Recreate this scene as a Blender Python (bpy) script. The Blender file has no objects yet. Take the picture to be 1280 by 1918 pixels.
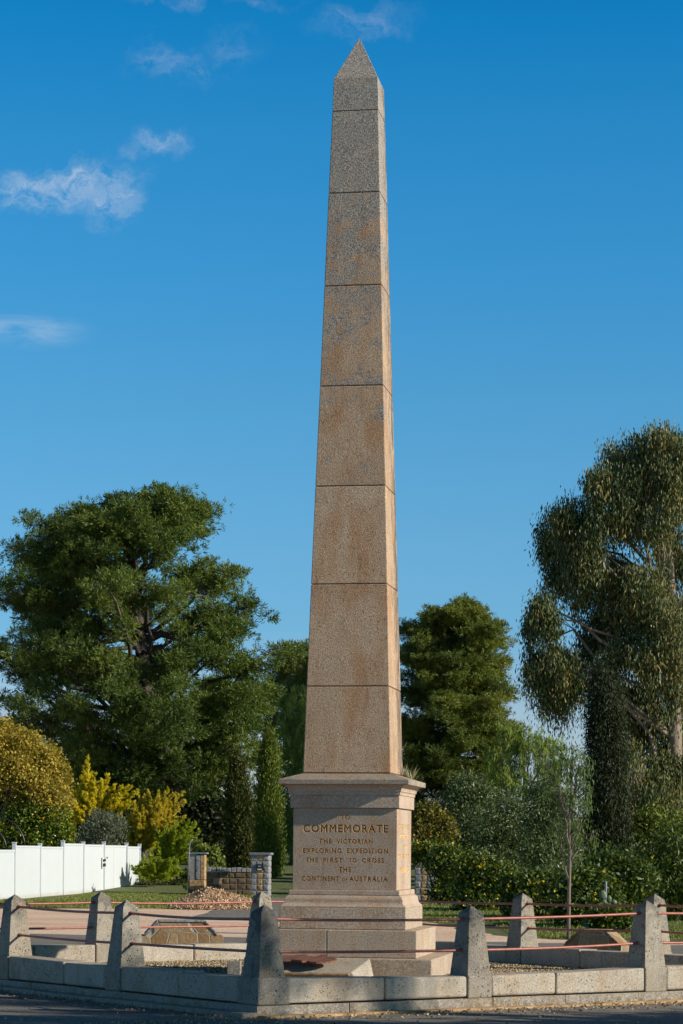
import bpy, bmesh, math, random
import numpy as np
from mathutils import Vector, Matrix
PI = math.pi
S = bpy.context.scene
C = S.collection

# ------------------------------------------------------------------ camera, sky, sun, exposure
FPX, HOR, ROLL, EYE = 4600.0, 1592.0, 0.008, 1.65      # focal length / horizon in pixels of the 1280x1918 photograph
cd = bpy.data.cameras.new('camera'); cam = bpy.data.objects.new('camera', cd); C.objects.link(cam)
cd.sensor_fit = 'VERTICAL'; cd.sensor_height = 36; cd.lens = FPX/1918*36
cd.shift_y = (HOR-959)/1918; cd.clip_start = .1; cd.clip_end = 3000
cam.matrix_world = Matrix.Translation((0, 0, EYE)) @ Matrix.Rotation(PI/2, 4, 'X') @ Matrix.Rotation(ROLL, 4, 'Z')
S.camera = cam

SUN_AZ, SUN_EL = math.radians(107.2), math.radians(23.5)     # clockwise from +Y
sun_dir = Vector((math.sin(SUN_AZ)*math.cos(SUN_EL), math.cos(SUN_AZ)*math.cos(SUN_EL), math.sin(SUN_EL)))
sl = bpy.data.lights.new('sun', 'SUN'); sun = bpy.data.objects.new('sun', sl); C.objects.link(sun)
sl.energy = 3.8; sl.angle = math.radians(.53); sl.color = (1.0, .92, .79)
sun.rotation_euler = (-sun_dir).to_track_quat('-Z', 'Y').to_euler(); sun.location = (30, 0, 30)

w = bpy.data.worlds.new('World'); S.world = w; w.use_nodes = True
nt = w.node_tree; nt.nodes.clear()
def N(t, tree=None, **k):
    n = (tree or nt).nodes.new(t)
    for a, b in k.items(): setattr(n, a, b)
    return n
def mathn(tree, op, a, b=None, c=None, clamp=False):
    n = tree.nodes.new('ShaderNodeMath'); n.operation = op; n.use_clamp = clamp
    for i, v in enumerate((a, b, c)):
        if v is None: continue
        if isinstance(v, (int, float)): n.inputs[i].default_value = v
        else: tree.links.new(v, n.inputs[i])
    return n.outputs[0]
sky = N('ShaderNodeTexSky'); sky.sky_type = 'NISHITA'; sky.sun_disc = False
sky.sun_elevation = SUN_EL; sky.sun_rotation = SUN_AZ; sky.air_density = 1.0; sky.dust_density = .35; sky.ozone_density = 1.0
hs = N('ShaderNodeHueSaturation'); hs.inputs['Saturation'].default_value = 1.0; hs.inputs['Value'].default_value = 1
nt.links.new(sky.outputs[0], hs.inputs['Color'])
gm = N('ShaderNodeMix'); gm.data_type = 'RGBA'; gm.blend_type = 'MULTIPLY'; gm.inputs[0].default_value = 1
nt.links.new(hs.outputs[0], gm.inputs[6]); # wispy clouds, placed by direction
tc = N('ShaderNodeTexCoord'); sp = N('ShaderNodeSeparateXYZ'); nt.links.new(tc.outputs['Generated'], sp.inputs[0])
# polarised clear air, bluer with height; unseen dome overhead dimmed to deepen the shade
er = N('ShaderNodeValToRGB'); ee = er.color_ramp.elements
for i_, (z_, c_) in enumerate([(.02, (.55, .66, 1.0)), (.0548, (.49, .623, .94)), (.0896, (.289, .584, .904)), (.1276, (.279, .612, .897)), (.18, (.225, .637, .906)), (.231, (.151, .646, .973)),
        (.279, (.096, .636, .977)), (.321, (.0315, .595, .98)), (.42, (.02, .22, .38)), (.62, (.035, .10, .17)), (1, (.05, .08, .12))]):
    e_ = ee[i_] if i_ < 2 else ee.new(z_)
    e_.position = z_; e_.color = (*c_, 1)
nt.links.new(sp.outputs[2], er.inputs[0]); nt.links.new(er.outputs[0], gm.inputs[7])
yy = mathn(nt, 'MAXIMUM', sp.outputs[1], .02)
A_ = mathn(nt, 'DIVIDE', sp.outputs[0], yy); B_ = mathn(nt, 'DIVIDE', sp.outputs[2], yy)
cmb = N('ShaderNodeCombineXYZ'); nt.links.new(A_, cmb.inputs[0]); nt.links.new(B_, cmb.inputs[1])
def noise(tree, vec, scale, detail=6, rough=.6, dist=0, sc=None, out='Fac'):
    if sc is not None:
        m = tree.nodes.new('ShaderNodeMapping'); m.inputs['Scale'].default_value = sc; tree.links.new(vec, m.inputs[0]); vec = m.outputs[0]
    n = tree.nodes.new('ShaderNodeTexNoise'); n.inputs['Scale'].default_value = scale; n.inputs['Detail'].default_value = detail
    n.inputs['Roughness'].default_value = rough; n.inputs['Distortion'].default_value = dist; tree.links.new(vec, n.inputs['Vector'])
    return n.outputs[out]
wn = noise(nt, cmb.outputs[0], 55, 5, .6, 0, None, 'Color')
wsub = N('ShaderNodeVectorMath', operation='SUBTRACT'); nt.links.new(wn, wsub.inputs[0]); wsub.inputs[1].default_value = (.5, .5, .5)
wsc = N('ShaderNodeVectorMath', operation='SCALE'); nt.links.new(wsub.outputs[0], wsc.inputs[0]); wsc.inputs['Scale'].default_value = .030
wad = N('ShaderNodeVectorMath', operation='ADD'); nt.links.new(cmb.outputs[0], wad.inputs[0]); nt.links.new(wsc.outputs[0], wad.inputs[1])
wisp = noise(nt, wad.outputs[0], 70, 11, .68, .5, (1.0, 2.0, 1))
streak = noise(nt, cmb.outputs[0], 40, 8, .6, .4, (1, 5, 1))
tot = None
for (px, py, rx, ry, rot, amt, kind) in [(95, 352, 150, 44, -.16, 1.0, 0), (195, 355, 62, 62, 0, .8, 0), (286, 268, 52, 26, -.1, .6, 0),
        (40, 622, 110, 32, .05, .55, 1), (305, 118, 75, 34, .2, .34, 0), (670, 36, 90, 32, -.1, .34, 0), (420, 90, 60, 45, 0, .2, 0), (390, 4, 150, 16, 0, .24, 0)]:
    mp = N('ShaderNodeMapping', vector_type='TEXTURE'); nt.links.new(wad.outputs[0] if not kind else cmb.outputs[0], mp.inputs[0])
    mp.inputs['Location'].default_value = ((px-640)/FPX, (HOR-py)/FPX, 0); mp.inputs['Rotation'].default_value = (0, 0, -rot)
    mp.inputs['Scale'].default_value = (rx/FPX, ry/FPX, 1)
    ln = N('ShaderNodeVectorMath', operation='LENGTH'); nt.links.new(mp.outputs[0], ln.inputs[0])
    mr = N('ShaderNodeMapRange', interpolation_type='SMOOTHSTEP'); nt.links.new(ln.outputs['Value'], mr.inputs[0])
    mr.inputs[1].default_value = 1.35; mr.inputs[2].default_value = .15; mr.inputs[3].default_value = 0; mr.inputs[4].default_value = 1
    nz = mathn(nt, 'MULTIPLY_ADD', wisp if not kind else streak, 3.0, -1.12, clamp=True)
    v = mathn(nt, 'MULTIPLY', mathn(nt, 'MULTIPLY', mr.outputs[0], nz), amt)
    tot = v if tot is None else mathn(nt, 'MAXIMUM', tot, v)
tot = mathn(nt, 'MULTIPLY', tot, .62, clamp=True)
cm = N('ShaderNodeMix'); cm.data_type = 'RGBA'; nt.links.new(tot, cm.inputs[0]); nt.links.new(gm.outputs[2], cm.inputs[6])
cm.inputs[7].default_value = (4.6, 5.0, 5.5, 1)
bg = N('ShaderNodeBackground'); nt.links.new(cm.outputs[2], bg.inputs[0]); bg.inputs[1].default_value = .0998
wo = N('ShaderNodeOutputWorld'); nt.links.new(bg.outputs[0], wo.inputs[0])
S.view_settings.view_transform = 'Standard'; S.view_settings.look = 'None'; S.view_settings.exposure = .56; S.view_settings.gamma = 1

# ------------------------------------------------------------------ helpers
_c, _s = math.cos(ROLL), math.sin(ROLL)
def at(px, py, d):            # a point seen at a pixel of the photograph, d metres away
    u, v = px-640, HOR-py
    return Vector(((u*_c-v*_s)*d/FPX, d, EYE+(u*_s+v*_c)*d/FPX))
def X(px, d): return (px-640)*d/FPX
def Z(py, px, d): return at(px, py, d).z
def gz(y): return 0.0 if y < 88 else min((y-88)*.032, 1.9)       # the ground rises gently beyond the gates
def tag(o, label=None, cat=None, group=None, kind=None):
    if label: o['label'] = label
    if cat: o['category'] = cat
    if group: o['group'] = group
    if kind: o['kind'] = kind
    return o
def empty(name, loc, label, cat, group=None, rz=0):
    o = bpy.data.objects.new(name, None); C.objects.link(o); o.location = loc; o.rotation_euler = (0, 0, rz); o.empty_display_size = .2
    return tag(o, label, cat, group)
class MB:
    def __init__(s): s.v = []; s.f = []
    def add(s, vs, fs):
        b = len(s.v); s.v += [tuple(p) for p in vs]; s.f += [tuple(b+i for i in f) for f in fs]; return s
    def box(s, x0, x1, y0, y1, z0, z1):
        return s.add([(x0,y0,z0),(x1,y0,z0),(x1,y1,z0),(x0,y1,z0),(x0,y0,z1),(x1,y0,z1),(x1,y1,z1),(x0,y1,z1)],
                     [(0,3,2,1),(4,5,6,7),(0,1,5,4),(1,2,6,5),(2,3,7,6),(3,0,4,7)])
    def rings(s, rings, cap=True):       # each ring: list of points, same count
        n = len(rings[0]); b = len(s.v)
        for r in rings: s.v += [tuple(p) for p in r]
        for i in range(len(rings)-1):
            for j in range(n):
                s.f.append((b+i*n+j, b+i*n+(j+1) % n, b+(i+1)*n+(j+1) % n, b+(i+1)*n+j))
        if cap:
            s.f.append(tuple(b+j for j in reversed(range(n)))); s.f.append(tuple(b+(len(rings)-1)*n+j for j in range(n)))
        return s
    def sq(s, prof, cx=0, cy=0):         # square in plan: prof = [(z, half width)]
        return s.rings([[(cx-a, cy-a, z), (cx+a, cy-a, z), (cx+a, cy+a, z), (cx-a, cy+a, z)] for z, a in prof])
    def tube(s, pts, rad, n=6):
        pts = [Vector(p) for p in pts]
        if isinstance(rad, (int, float)): rad = [rad]*len(pts)
        rs = []; up0 = None
        for i, p in enumerate(pts):
            t = (pts[min(i+1, len(pts)-1)]-pts[max(i-1, 0)]).normalized()
            if up0 is None: up0 = Vector((0, 0, 1)) if abs(t.z) < .9 else Vector((1, 0, 0))
            a = t.cross(up0).normalized(); b = t.cross(a).normalized(); up0 = -b if False else up0
            rs.append([p+(a*math.cos(2*PI*k/n)+b*math.sin(2*PI*k/n))*rad[i] for k in range(n)])
        return s.rings(rs)
    def ico(s, c, r, seed=0, sub=1, amp=.2):
        bm = bmesh.new(); bmesh.ops.create_icosphere(bm, subdivisions=sub, radius=1)
        rn = random.Random(seed)
        if isinstance(r, (int, float)): r = (r, r, r)
        vs = []
        for v in bm.verts:
            k = 1+rn.uniform(-amp, amp); vs.append((c[0]+v.co.x*r[0]*k, c[1]+v.co.y*r[1]*k, c[2]+v.co.z*r[2]*k))
        fs = [tuple(v.index for v in f.verts) for f in bm.faces]; bm.free()
        return s.add(vs, fs)
    def build(s, name, mat, parent=None, bevel=0, segs=2, smooth=False):
        me = bpy.data.meshes.new(name); me.from_pydata(s.v, [], s.f); me.update()
        bm = bmesh.new(); bm.from_mesh(me)
        if bevel: 
            bmesh.ops.bevel(bm, geom=[e for e in bm.edges if len(e.link_faces) == 2 and e.calc_face_angle(0) > .35], offset=bevel, segments=segs, profile=.5, affect='EDGES', clamp_overlap=True)
        bmesh.ops.recalc_face_normals(bm, faces=bm.faces)
        bm.to_mesh(me); bm.free()
        if smooth:
            for p in me.polygons: p.use_smooth = True
        me.materials.append(mat)
        o = bpy.data.objects.new(name, me); C.objects.link(o)
        if parent: o.parent = parent
        return o

# ------------------------------------------------------------------ materials
def newmat(name):
    m = bpy.data.materials.new(name); m.use_nodes = True; t = m.node_tree; t.nodes.clear()
    out = t.nodes.new('ShaderNodeOutputMaterial'); b = t.nodes.new('ShaderNodeBsdfPrincipled'); t.links.new(b.outputs[0], out.inputs[0])
    return m, t, b, out
def ramp(t, fac, stops, interp='LINEAR'):
    r = t.nodes.new('ShaderNodeValToRGB'); r.color_ramp.interpolation = interp
    e = r.color_ramp.elements
    while len(e) > 1: e.remove(e[-1])
    e[0].position = stops[0][0]; e[0].color = (*stops[0][1], 1)
    for p, c in stops[1:]:
        k = e.new(p); k.color = (*c, 1)
    t.links.new(fac, r.inputs[0]); return r.outputs[0]
def mixc(t, fac, a, b, blend='MIX'):
    m = t.nodes.new('ShaderNodeMix'); m.data_type = 'RGBA'; m.blend_type = blend
    for i, v in ((0, fac), (6, a), (7, b)):
        if isinstance(v, (int, float)): m.inputs[i].default_value = v
        elif isinstance(v, tuple): m.inputs[i].default_value = (*v, 1)
        else: t.links.new(v, m.inputs[i])
    return m.outputs[2]
def maprange(t, v, a, b, c=0., d=1., smooth=True):
    m = t.nodes.new('ShaderNodeMapRange')
    if smooth: m.interpolation_type = 'SMOOTHSTEP'
    t.links.new(v, m.inputs[0])
    for i, k in enumerate((a, b, c, d)): m.inputs[i+1].default_value = k
    return m.outputs[0]
def voro(t, vec, scale, feature='F1', out='Distance', rand=1):
    n = t.nodes.new('ShaderNodeTexVoronoi'); n.feature = feature; n.inputs['Scale'].default_value = scale
    n.inputs['Randomness'].default_value = rand
    t.links.new(vec, n.inputs['Vector']); return n.outputs[out]
def bump(t, b, h, strength, dist):
    n = t.nodes.new('ShaderNodeBump'); n.inputs['Strength'].default_value = strength; n.inputs['Distance'].default_value = dist
    t.links.new(h, n.inputs['Height']); t.links.new(n.outputs[0], b.inputs['Normal'])
def coords(t, kind='Object'):
    n = t.nodes.new('ShaderNodeTexCoord'); return n.outputs[kind]
def objrand(t):
    return t.nodes.new('ShaderNodeObjectInfo').outputs['Random']

def granite(name, c1, c2, stain=None, lichen=0., spots=0., bs=.5, grain=85, streaks=0., shaft=False, topdark=0.):
    m, t, b, _ = newmat(name); o0 = coords(t)
    va = t.nodes.new('ShaderNodeVectorMath'); va.operation = 'ADD'; t.links.new(o0, va.inputs[0])      # every stone has its own grain
    t.links.new(mathn(t, 'MULTIPLY', objrand(t), 41.), va.inputs[1]); o = va.outputs[0]
    g = noise(t, o, grain, 3, .75)
    col = ramp(t, g, [(.30, tuple(x*.38 for x in c1)), (.43, c1), (.58, c2), (.72, tuple(min(x*1.5, .88) for x in c2))])
    big = noise(t, o, 1.6, 5, .65)
    col = mixc(t, maprange(t, big, .35, .7, 0, .45), col, mixc(t, 1., col, (.72, .66, .60), 'MULTIPLY'))
    rnd = objrand(t)
    col = mixc(t, maprange(t, rnd, 0, 1, 0, .30), col, mixc(t, 1., col, (.78, .76, .72), 'MULTIPLY'))
    sp3 = t.nodes.new('ShaderNodeSeparateXYZ'); t.links.new(o0, sp3.inputs[0])
    if stain:
        s1 = noise(t, o, 1.9, 4, .6, .6, (1.7, 1.7, .55))
        col = mixc(t, maprange(t, s1, .44, .68, 0, .75), col, mixc(t, 1., col, stain, 'MULTIPLY'))
        s2 = noise(t, o, 9, 5, .7, .2, (1, 1, .16))
        col = mixc(t, maprange(t, s2, .55, .72, 0, .45), col, mixc(t, 1., col, (.62, .50, .40), 'MULTIPLY'))
    if shaft:     # grey lichen crust grows denser towards the weathered top
        col = mixc(t, maprange(t, noise(t, o, 26, 3, .6), .60, .70, 0, .6), col, (.12, .10, .08))
        col = mixc(t, maprange(t, sp3.outputs[2], 8.5, 11.2, 0, .8), col, ramp(t, g, [(.34, (.12, .11, .10)), (.46, (.36, .33, .28)), (.66, (.60, .56, .49))]))
        hgt = maprange(t, sp3.outputs[2], 3.2, 10.2, 0, 1, False)
        l1 = noise(t, o, 3.1, 8, .72, .3)
        thr = mathn(t, 'MULTIPLY_ADD', hgt, -.36, .71)
        lf = mathn(t, 'MULTIPLY', mathn(t, 'SUBTRACT', l1, thr), 9., clamp=True)
        l2 = noise(t, o, 60, 3, .7)
        gcol = ramp(t, l2, [(.34, (.05, .05, .045)), (.46, (.22, .205, .18)), (.56, (.45, .42, .37)), (.70, (.66, .62, .55))])
        col = mixc(t, mathn(t, 'MULTIPLY', lf, .78), col, gcol)
        l3 = noise(t, o, 5.5, 6, .7)
        col = mixc(t, mathn(t, 'MULTIPLY', mathn(t, 'MULTIPLY', mathn(t, 'SUBTRACT', l3, .60), 12., clamp=True), .55), col, (.27, .27, .27))
    if streaks:
        # dark vertical moss streaks on the faces turned to the weather (+x of the monument)
        geo = t.nodes.new('ShaderNodeTexCoord'); s4 = t.nodes.new('ShaderNodeSeparateXYZ'); t.links.new(geo.outputs['Normal'], s4.inputs[0])
        side = maprange(t, s4.outputs[0], .7, .9)
        st = noise(t, o, 11, 6, .75, .2, (1, 1.6, .22)); yb = maprange(t, sp3.outputs[1], -.15, .3, .10, -.05, False)
        f = mathn(t, 'MULTIPLY', mathn(t, 'SUBTRACT', st, mathn(t, 'ADD', yb, .49)), 16., clamp=True)
        col = mixc(t, mathn(t, 'MULTIPLY', mathn(t, 'MULTIPLY', f, side), streaks), col, (.10, .09, .07))
    if lichen:
        l1 = noise(t, o, 5, 7, .7, .2)
        l2 = noise(t, o, 70, 3, .7)
        col = mixc(t, maprange(t, l1, .62-.2*lichen, .78-.2*lichen, 0, .6), col, ramp(t, l2, [(.38, (.05, .05, .045)), (.6, (.30, .29, .25))]))
    if topdark:      # black crust where rain lodges, thickest towards the head of the post
        n5 = noise(t, o, 3.5, 7, .75, .3); up_ = maprange(t, sp3.outputs[2], .35, 1.05, 0, .16, False)
        f5 = mathn(t, 'MULTIPLY', mathn(t, 'SUBTRACT', mathn(t, 'ADD', n5, up_), .60), 9., clamp=True)
        col = mixc(t, mathn(t, 'MULTIPLY', f5, topdark), col, (.075, .072, .066))
    if spots:
        v = voro(t, o, 26); sel = noise(t, o, 4, 2, .5)
        vn = noise(t, o, 50, 2, .5)
        d = mathn(t, 'ADD', v, mathn(t, 'MULTIPLY', vn, .25))
        f = mathn(t, 'MULTIPLY', maprange(t, d, .40, .30), maprange(t, sel, .46, .54))
        col = mixc(t, mathn(t, 'MULTIPLY', f, spots), col, (.025, .022, .018))
    t.links.new(col, b.inputs['Base Color']); b.inputs['Roughness'].default_value = .85
    h1 = noise(t, o, 62, 5, .78); h2 = voro(t, o, 95)
    h = mathn(t, 'ADD', h1, mathn(t, 'MULTIPLY', h2, .28))
    bump(t, b, h, bs, .02)
    return m

M = {}
M['shaft'] = granite('pink granite shaft', (.54, .36, .225), (.70, .50, .335), (.86, .66, .48), bs=.85, streaks=.9, shaft=True, grain=70)
M['ped'] = granite('granite pedestal', (.47, .355, .26), (.60, .475, .365), (.92, .78, .66), bs=.36, streaks=0, grain=80)
M['cap'] = granite('lichened cornice cap', (.34, .28, .21), (.46, .38, .30), (.9, .75, .6), lichen=.75, bs=.5, grain=70)
M['step'] = granite('rough step granite', (.47, .37, .27), (.61, .49, .38), (.95, .82, .7), bs=.75, grain=55)
M['kerb'] = granite('pale kerb granite', (.40, .35, .28), (.54, .48, .39), (.88, .78, .66), bs=.45, grain=85, lichen=.42, spots=.7, topdark=.5)
M['post'] = granite('speckled post granite', (.32, .285, .23), (.45, .40, .32), (.88, .78, .66), lichen=.65, spots=1., bs=.5, grain=85, topdark=.6)
M['postc'] = granite('spotted corner post granite', (.26, .225, .18), (.37, .33, .265), (.85, .75, .62), lichen=.85, spots=1., bs=.5, grain=85, topdark=.85)
M['rough'] = granite('rough-faced footing granite', (.35, .31, .25), (.50, .45, .38), (.9, .78, .6), bs=1., grain=50, lichen=.2)

def simple(name, col, rough=.6, metal=0, ns=0, amt=.25, spec=.5, bs=0, scale=None):
    m, t, b, _ = newmat(name); b.inputs['Roughness'].default_value = rough; b.inputs['Metallic'].default_value = metal
    b.inputs['Specular IOR Level'].default_value = spec
    o = coords(t)
    n = noise(t, o, ns or 8, 5, .65, 0, scale)
    c = mixc(t, maprange(t, n, .3, .7, 0, 1), tuple(x*(1-amt) for x in col), tuple(min(1, x*(1+amt)) for x in col))
    t.links.new(c, b.inputs['Base Color'])
    if bs: bump(t, b, n, bs, .01)
    return m
M['joint'] = simple('dark joint mortar', (.07, .045, .03), .95, ns=20)
M['gold'] = simple('weathered gilding', (.25, .095, .012), .45, .0, ns=30, amt=.4)
M['goldedge'] = simple('pale gilded groove', (.80, .46, .12), .5, 0, ns=30, amt=.2)
M['goldpale'] = simple('bright gilding', (.78, .50, .16), .4, .3, ns=30, amt=.3)
M['rail'] = simple('red oxide painted iron', (.36, .105, .07), .42, 0, ns=14, amt=.22, bs=.05)
M['vinyl'] = simple('white vinyl fence', (.60, .63, .64), .45, 0, ns=2, amt=.015)
M['black'] = simple('black metal', (.02, .02, .022), .4, 0)
M['greymetal'] = simple('grey steel', (.30, .31, .33), .45, .5)
M['rust'] = simple('rusted steel plate', (.20, .085, .055), .7, .2, ns=12, amt=.35, bs=.1)
M['whiteplastic'] = simple('white plate', (.7, .7, .68), .5)
M['bluestone'] = simple('bluestone cap', (.19, .20, .225), .8, ns=20, amt=.25, bs=.2)

def grime():
    t = M['vinyl'].node_tree; b = [n for n in t.nodes if n.type == 'BSDF_PRINCIPLED'][0]; o = coords(t); sp_ = t.nodes.new('ShaderNodeSeparateXYZ'); t.links.new(o, sp_.inputs[0])
    n = noise(t, o, 5, 6, .7); h = mathn(t, 'MULTIPLY_ADD', n, .55, sp_.outputs[2]); f = maprange(t, h, .52, .18, 0, .6)
    src = b.inputs['Base Color'].links[0].from_socket; c = mixc(t, f, src, (.42, .32, .22))
    wv = noise(t, o, 1.1, 3, .5, 0, (1, 1, .2)); c = mixc(t, maprange(t, wv, .4, .7, 0, .10), c, (.45, .46, .44)); t.links.new(c, b.inputs['Base Color'])
grime()
def asphalt():
    m, t, b, _ = newmat('worn asphalt'); o = coords(t)
    g = noise(t, o, 90, 3, .8); v = voro(t, o, 55, out='Color')
    sv = t.nodes.new('ShaderNodeSeparateColor'); t.links.new(v, sv.inputs[0])
    col = ramp(t, g, [(.32, (.06, .057, .052)), (.5, (.16, .147, .128)), (.68, (.31, .28, .24))])
    col = mixc(t, maprange(t, sv.outputs[0], .90, .97, 0, .8), col, (.34, .31, .27))
    big = noise(t, o, .9, 6, .6)
    col = mixc(t, maprange(t, big, .35, .7, 0, .5), col, mixc(t, 1., col, (1.5, 1.38, 1.22), 'MULTIPLY'))
    cr = noise(t, o, .5, 7, .6, 0, (1, 3, 1))
    col = mixc(t, maprange(t, cr, .56, .66, 0, .25), col, (.14, .115, .09))
    t.links.new(col, b.inputs['Base Color']); b.inputs['Roughness'].default_value = .88
    bump(t, b, mathn(t, 'ADD', g, voro(t, o, 70)), .5, .012); return m
M['asphalt'] = asphalt()
def dirt():
    m, t, b, _ = newmat('pinkish gravelly dirt'); o = coords(t)
    n1 = noise(t, o, .25, 7, .62, .3, (1, 2.2, 1)); n2 = noise(t, o, 14, 6, .7)
    col = ramp(t, n1, [(.30, (.70, .44, .29)), (.48, (.84, .57, .39)), (.62, (.90, .66, .47)), (.75, (.78, .60, .43))])
    col = mixc(t, maprange(t, n2, .30, .55, 0, 1), mixc(t, 1., col, (.70, .66, .62), 'MULTIPLY'), col)
    v = voro(t, o, 16, out='Color'); sv = t.nodes.new('ShaderNodeSeparateColor'); t.links.new(v, sv.inputs[0])
    col = mixc(t, maprange(t, sv.outputs[0], .9, .95, 0, .7), col, (.55, .46, .38))
    t.links.new(col, b.inputs['Base Color']); b.inputs['Roughness'].default_value = .95
    bump(t, b, mathn(t, 'ADD', n2, voro(t, o, 20)), .5, .03); return m
M['dirt'] = dirt()
def lawnmat():
    m, t, b, _ = newmat('short winter grass'); o = coords(t)
    n1 = noise(t, o, .6, 6, .65, .3, (1, 1.6, 1)); n2 = noise(t, o, 22, 5, .75)
    col = ramp(t, n1, [(.28, (.36, .28, .15)), (.40, (.22, .22, .07)), (.55, (.15, .20, .045)), (.75, (.24, .28, .07))])
    col = mixc(t, maprange(t, n2, .35, .65, 0, .7), mixc(t, 1., col, (.45, .5, .45), 'MULTIPLY'), col)
    t.links.new(col, b.inputs['Base Color']); b.inputs['Roughness'].default_value = .95
    bump(t, b, n2, 1., .06); return m
M['lawn'] = lawnmat()
def gravelmat(name, cols):
    m, t, b, _ = newmat(name); o = coords(t)
    v = voro(t, o, 42, out='Color'); sv = t.nodes.new('ShaderNodeSeparateColor'); t.links.new(v, sv.inputs[0])
    col = ramp(t, sv.outputs[0], cols)
    t.links.new(col, b.inputs['Base Color']); b.inputs['Roughness'].default_value = .9
    inv = mathn(t, 'SUBTRACT', 1., voro(t, o, 42)); bump(t, b, inv, 1., .03); return m
M['gravel'] = gravelmat('yellow pebble bed', [(0, (.10, .07, .04)), (.35, (.30, .21, .11)), (.7, (.45, .34, .19)), (1, (.60, .50, .34))])
def pebmat():
    m, t, b, _ = newmat('loose pebbles'); a = t.nodes.new('ShaderNodeAttribute'); a.attribute_name = 'tint'
    col = ramp(t, a.outputs['Fac'], [(0, (.09, .06, .035)), (.3, (.30, .20, .10)), (.65, (.48, .35, .18)), (.85, (.60, .50, .34)), (1, (.30, .28, .26))])
    t.links.new(col, b.inputs['Base Color']); b.inputs['Roughness'].default_value = .8; return m
M['pebble'] = pebmat()
def ashlar(name, cols, scale=3., mortar=(.30, .27, .22), rnd=.55):
    m, t, b, _ = newmat(name); o = coords(t)
    wv = noise(t, o, 6, 3, .6)
    v1 = t.nodes.new('ShaderNodeTexVoronoi'); v1.inputs['Scale'].default_value = scale; v1.inputs['Randomness'].default_value = rnd
    t.links.new(o, v1.inputs['Vector'])
    sv = t.nodes.new('ShaderNodeSeparateColor'); t.links.new(v1.outputs['Color'], sv.inputs[0])
    v2 = t.nodes.new('ShaderNodeTexVoronoi'); v2.feature = 'DISTANCE_TO_EDGE'; v2.inputs['Scale'].default_value = scale; v2.inputs['Randomness'].default_value = rnd
    t.links.new(o, v2.inputs['Vector'])
    col = ramp(t, sv.outputs[0], cols)
    n = noise(t, o, 18, 6, .7)
    col = mixc(t, maprange(t, n, .32, .68, 0, .6), mixc(t, 1., col, (.55, .50, .45), 'MULTIPLY'), col)
    e = maprange(t, v2.outputs['Distance'], .012, .035)
    col = mixc(t, e, mortar, col)
    t.links.new(col, b.inputs['Base Color']); b.inputs['Roughness'].default_value = .9
    bump(t, b, mathn(t, 'ADD', mathn(t, 'MULTIPLY', e, 1.2), mathn(t, 'MULTIPLY', n, .5)), .8, .03); return m
M['crazy'] = ashlar('crazy-paved sandstone', [(0, (.36, .22, .10)), (.3, (.48, .32, .16)), (.55, (.55, .40, .22)), (.8, (.42, .31, .20)), (1, (.60, .46, .27))], 3.3, (.42, .36, .27), .95)
M['sand'] = simple('warm sandstone', (.40, .25, .12), .9, ns=9, amt=.45, bs=.4)
M['sandgrey'] = simple('quarry-faced grey granite', (.24, .235, .235), .9, ns=24, amt=.65, bs=.9)
M['sandbrown'] = simple('brown rubble stone', (.13, .085, .045), .9, ns=6, amt=.5, bs=.5)
M['mortar'] = simple('pale mortar', (.27, .25, .22), .95)

def leafmat(name, c1, c2, c3=None, trans=.25, rough=.55, spec=.25):
    m, t, b, out = newmat(name)
    a = t.nodes.new('ShaderNodeAttribute'); a.attribute_name = 'tint'
    st = [(0, c1), (.6, c2)] + [(1, c3 or tuple(x*1.25 for x in c2))]
    col = ramp(t, a.outputs['Fac'], st)
    t.links.new(col, b.inputs['Base Color']); b.inputs['Roughness'].default_value = rough; b.inputs['Specular IOR Level'].default_value = spec
    tr = t.nodes.new('ShaderNodeBsdfTranslucent'); t.links.new(mixc(t, 1., col, (1.2, 1.25, .7), 'MULTIPLY'), tr.inputs[0])
    ms = t.nodes.new('ShaderNodeMixShader'); ms.inputs[0].default_value = trans
    t.links.new(b.outputs[0], ms.inputs[1]); t.links.new(tr.outputs[0], ms.inputs[2]); t.links.new(ms.outputs[0], out.inputs[0])
    return m
def barkmat(name, c1, c2, sc=(1, 1, .25), ns=10):
    m, t, b, _ = newmat(name); o = coords(t); n = noise(t, o, ns, 6, .7, .3, sc)
    t.links.new(ramp(t, n, [(.3, c1), (.7, c2)]), b.inputs['Base Color']); b.inputs['Roughness'].default_value = .9
    bump(t, b, n, .6, .03); return m
BK = barkmat('dark fissured pine bark', (.045, .034, .026), (.13, .10, .08))
BG = barkmat('pale peeling gum bark', (.13, .10, .075), (.36, .29, .22), (1, 1, .3), 4)
BB = barkmat('grey brown bark', (.10, .08, .06), (.24, .19, .15))

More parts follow.
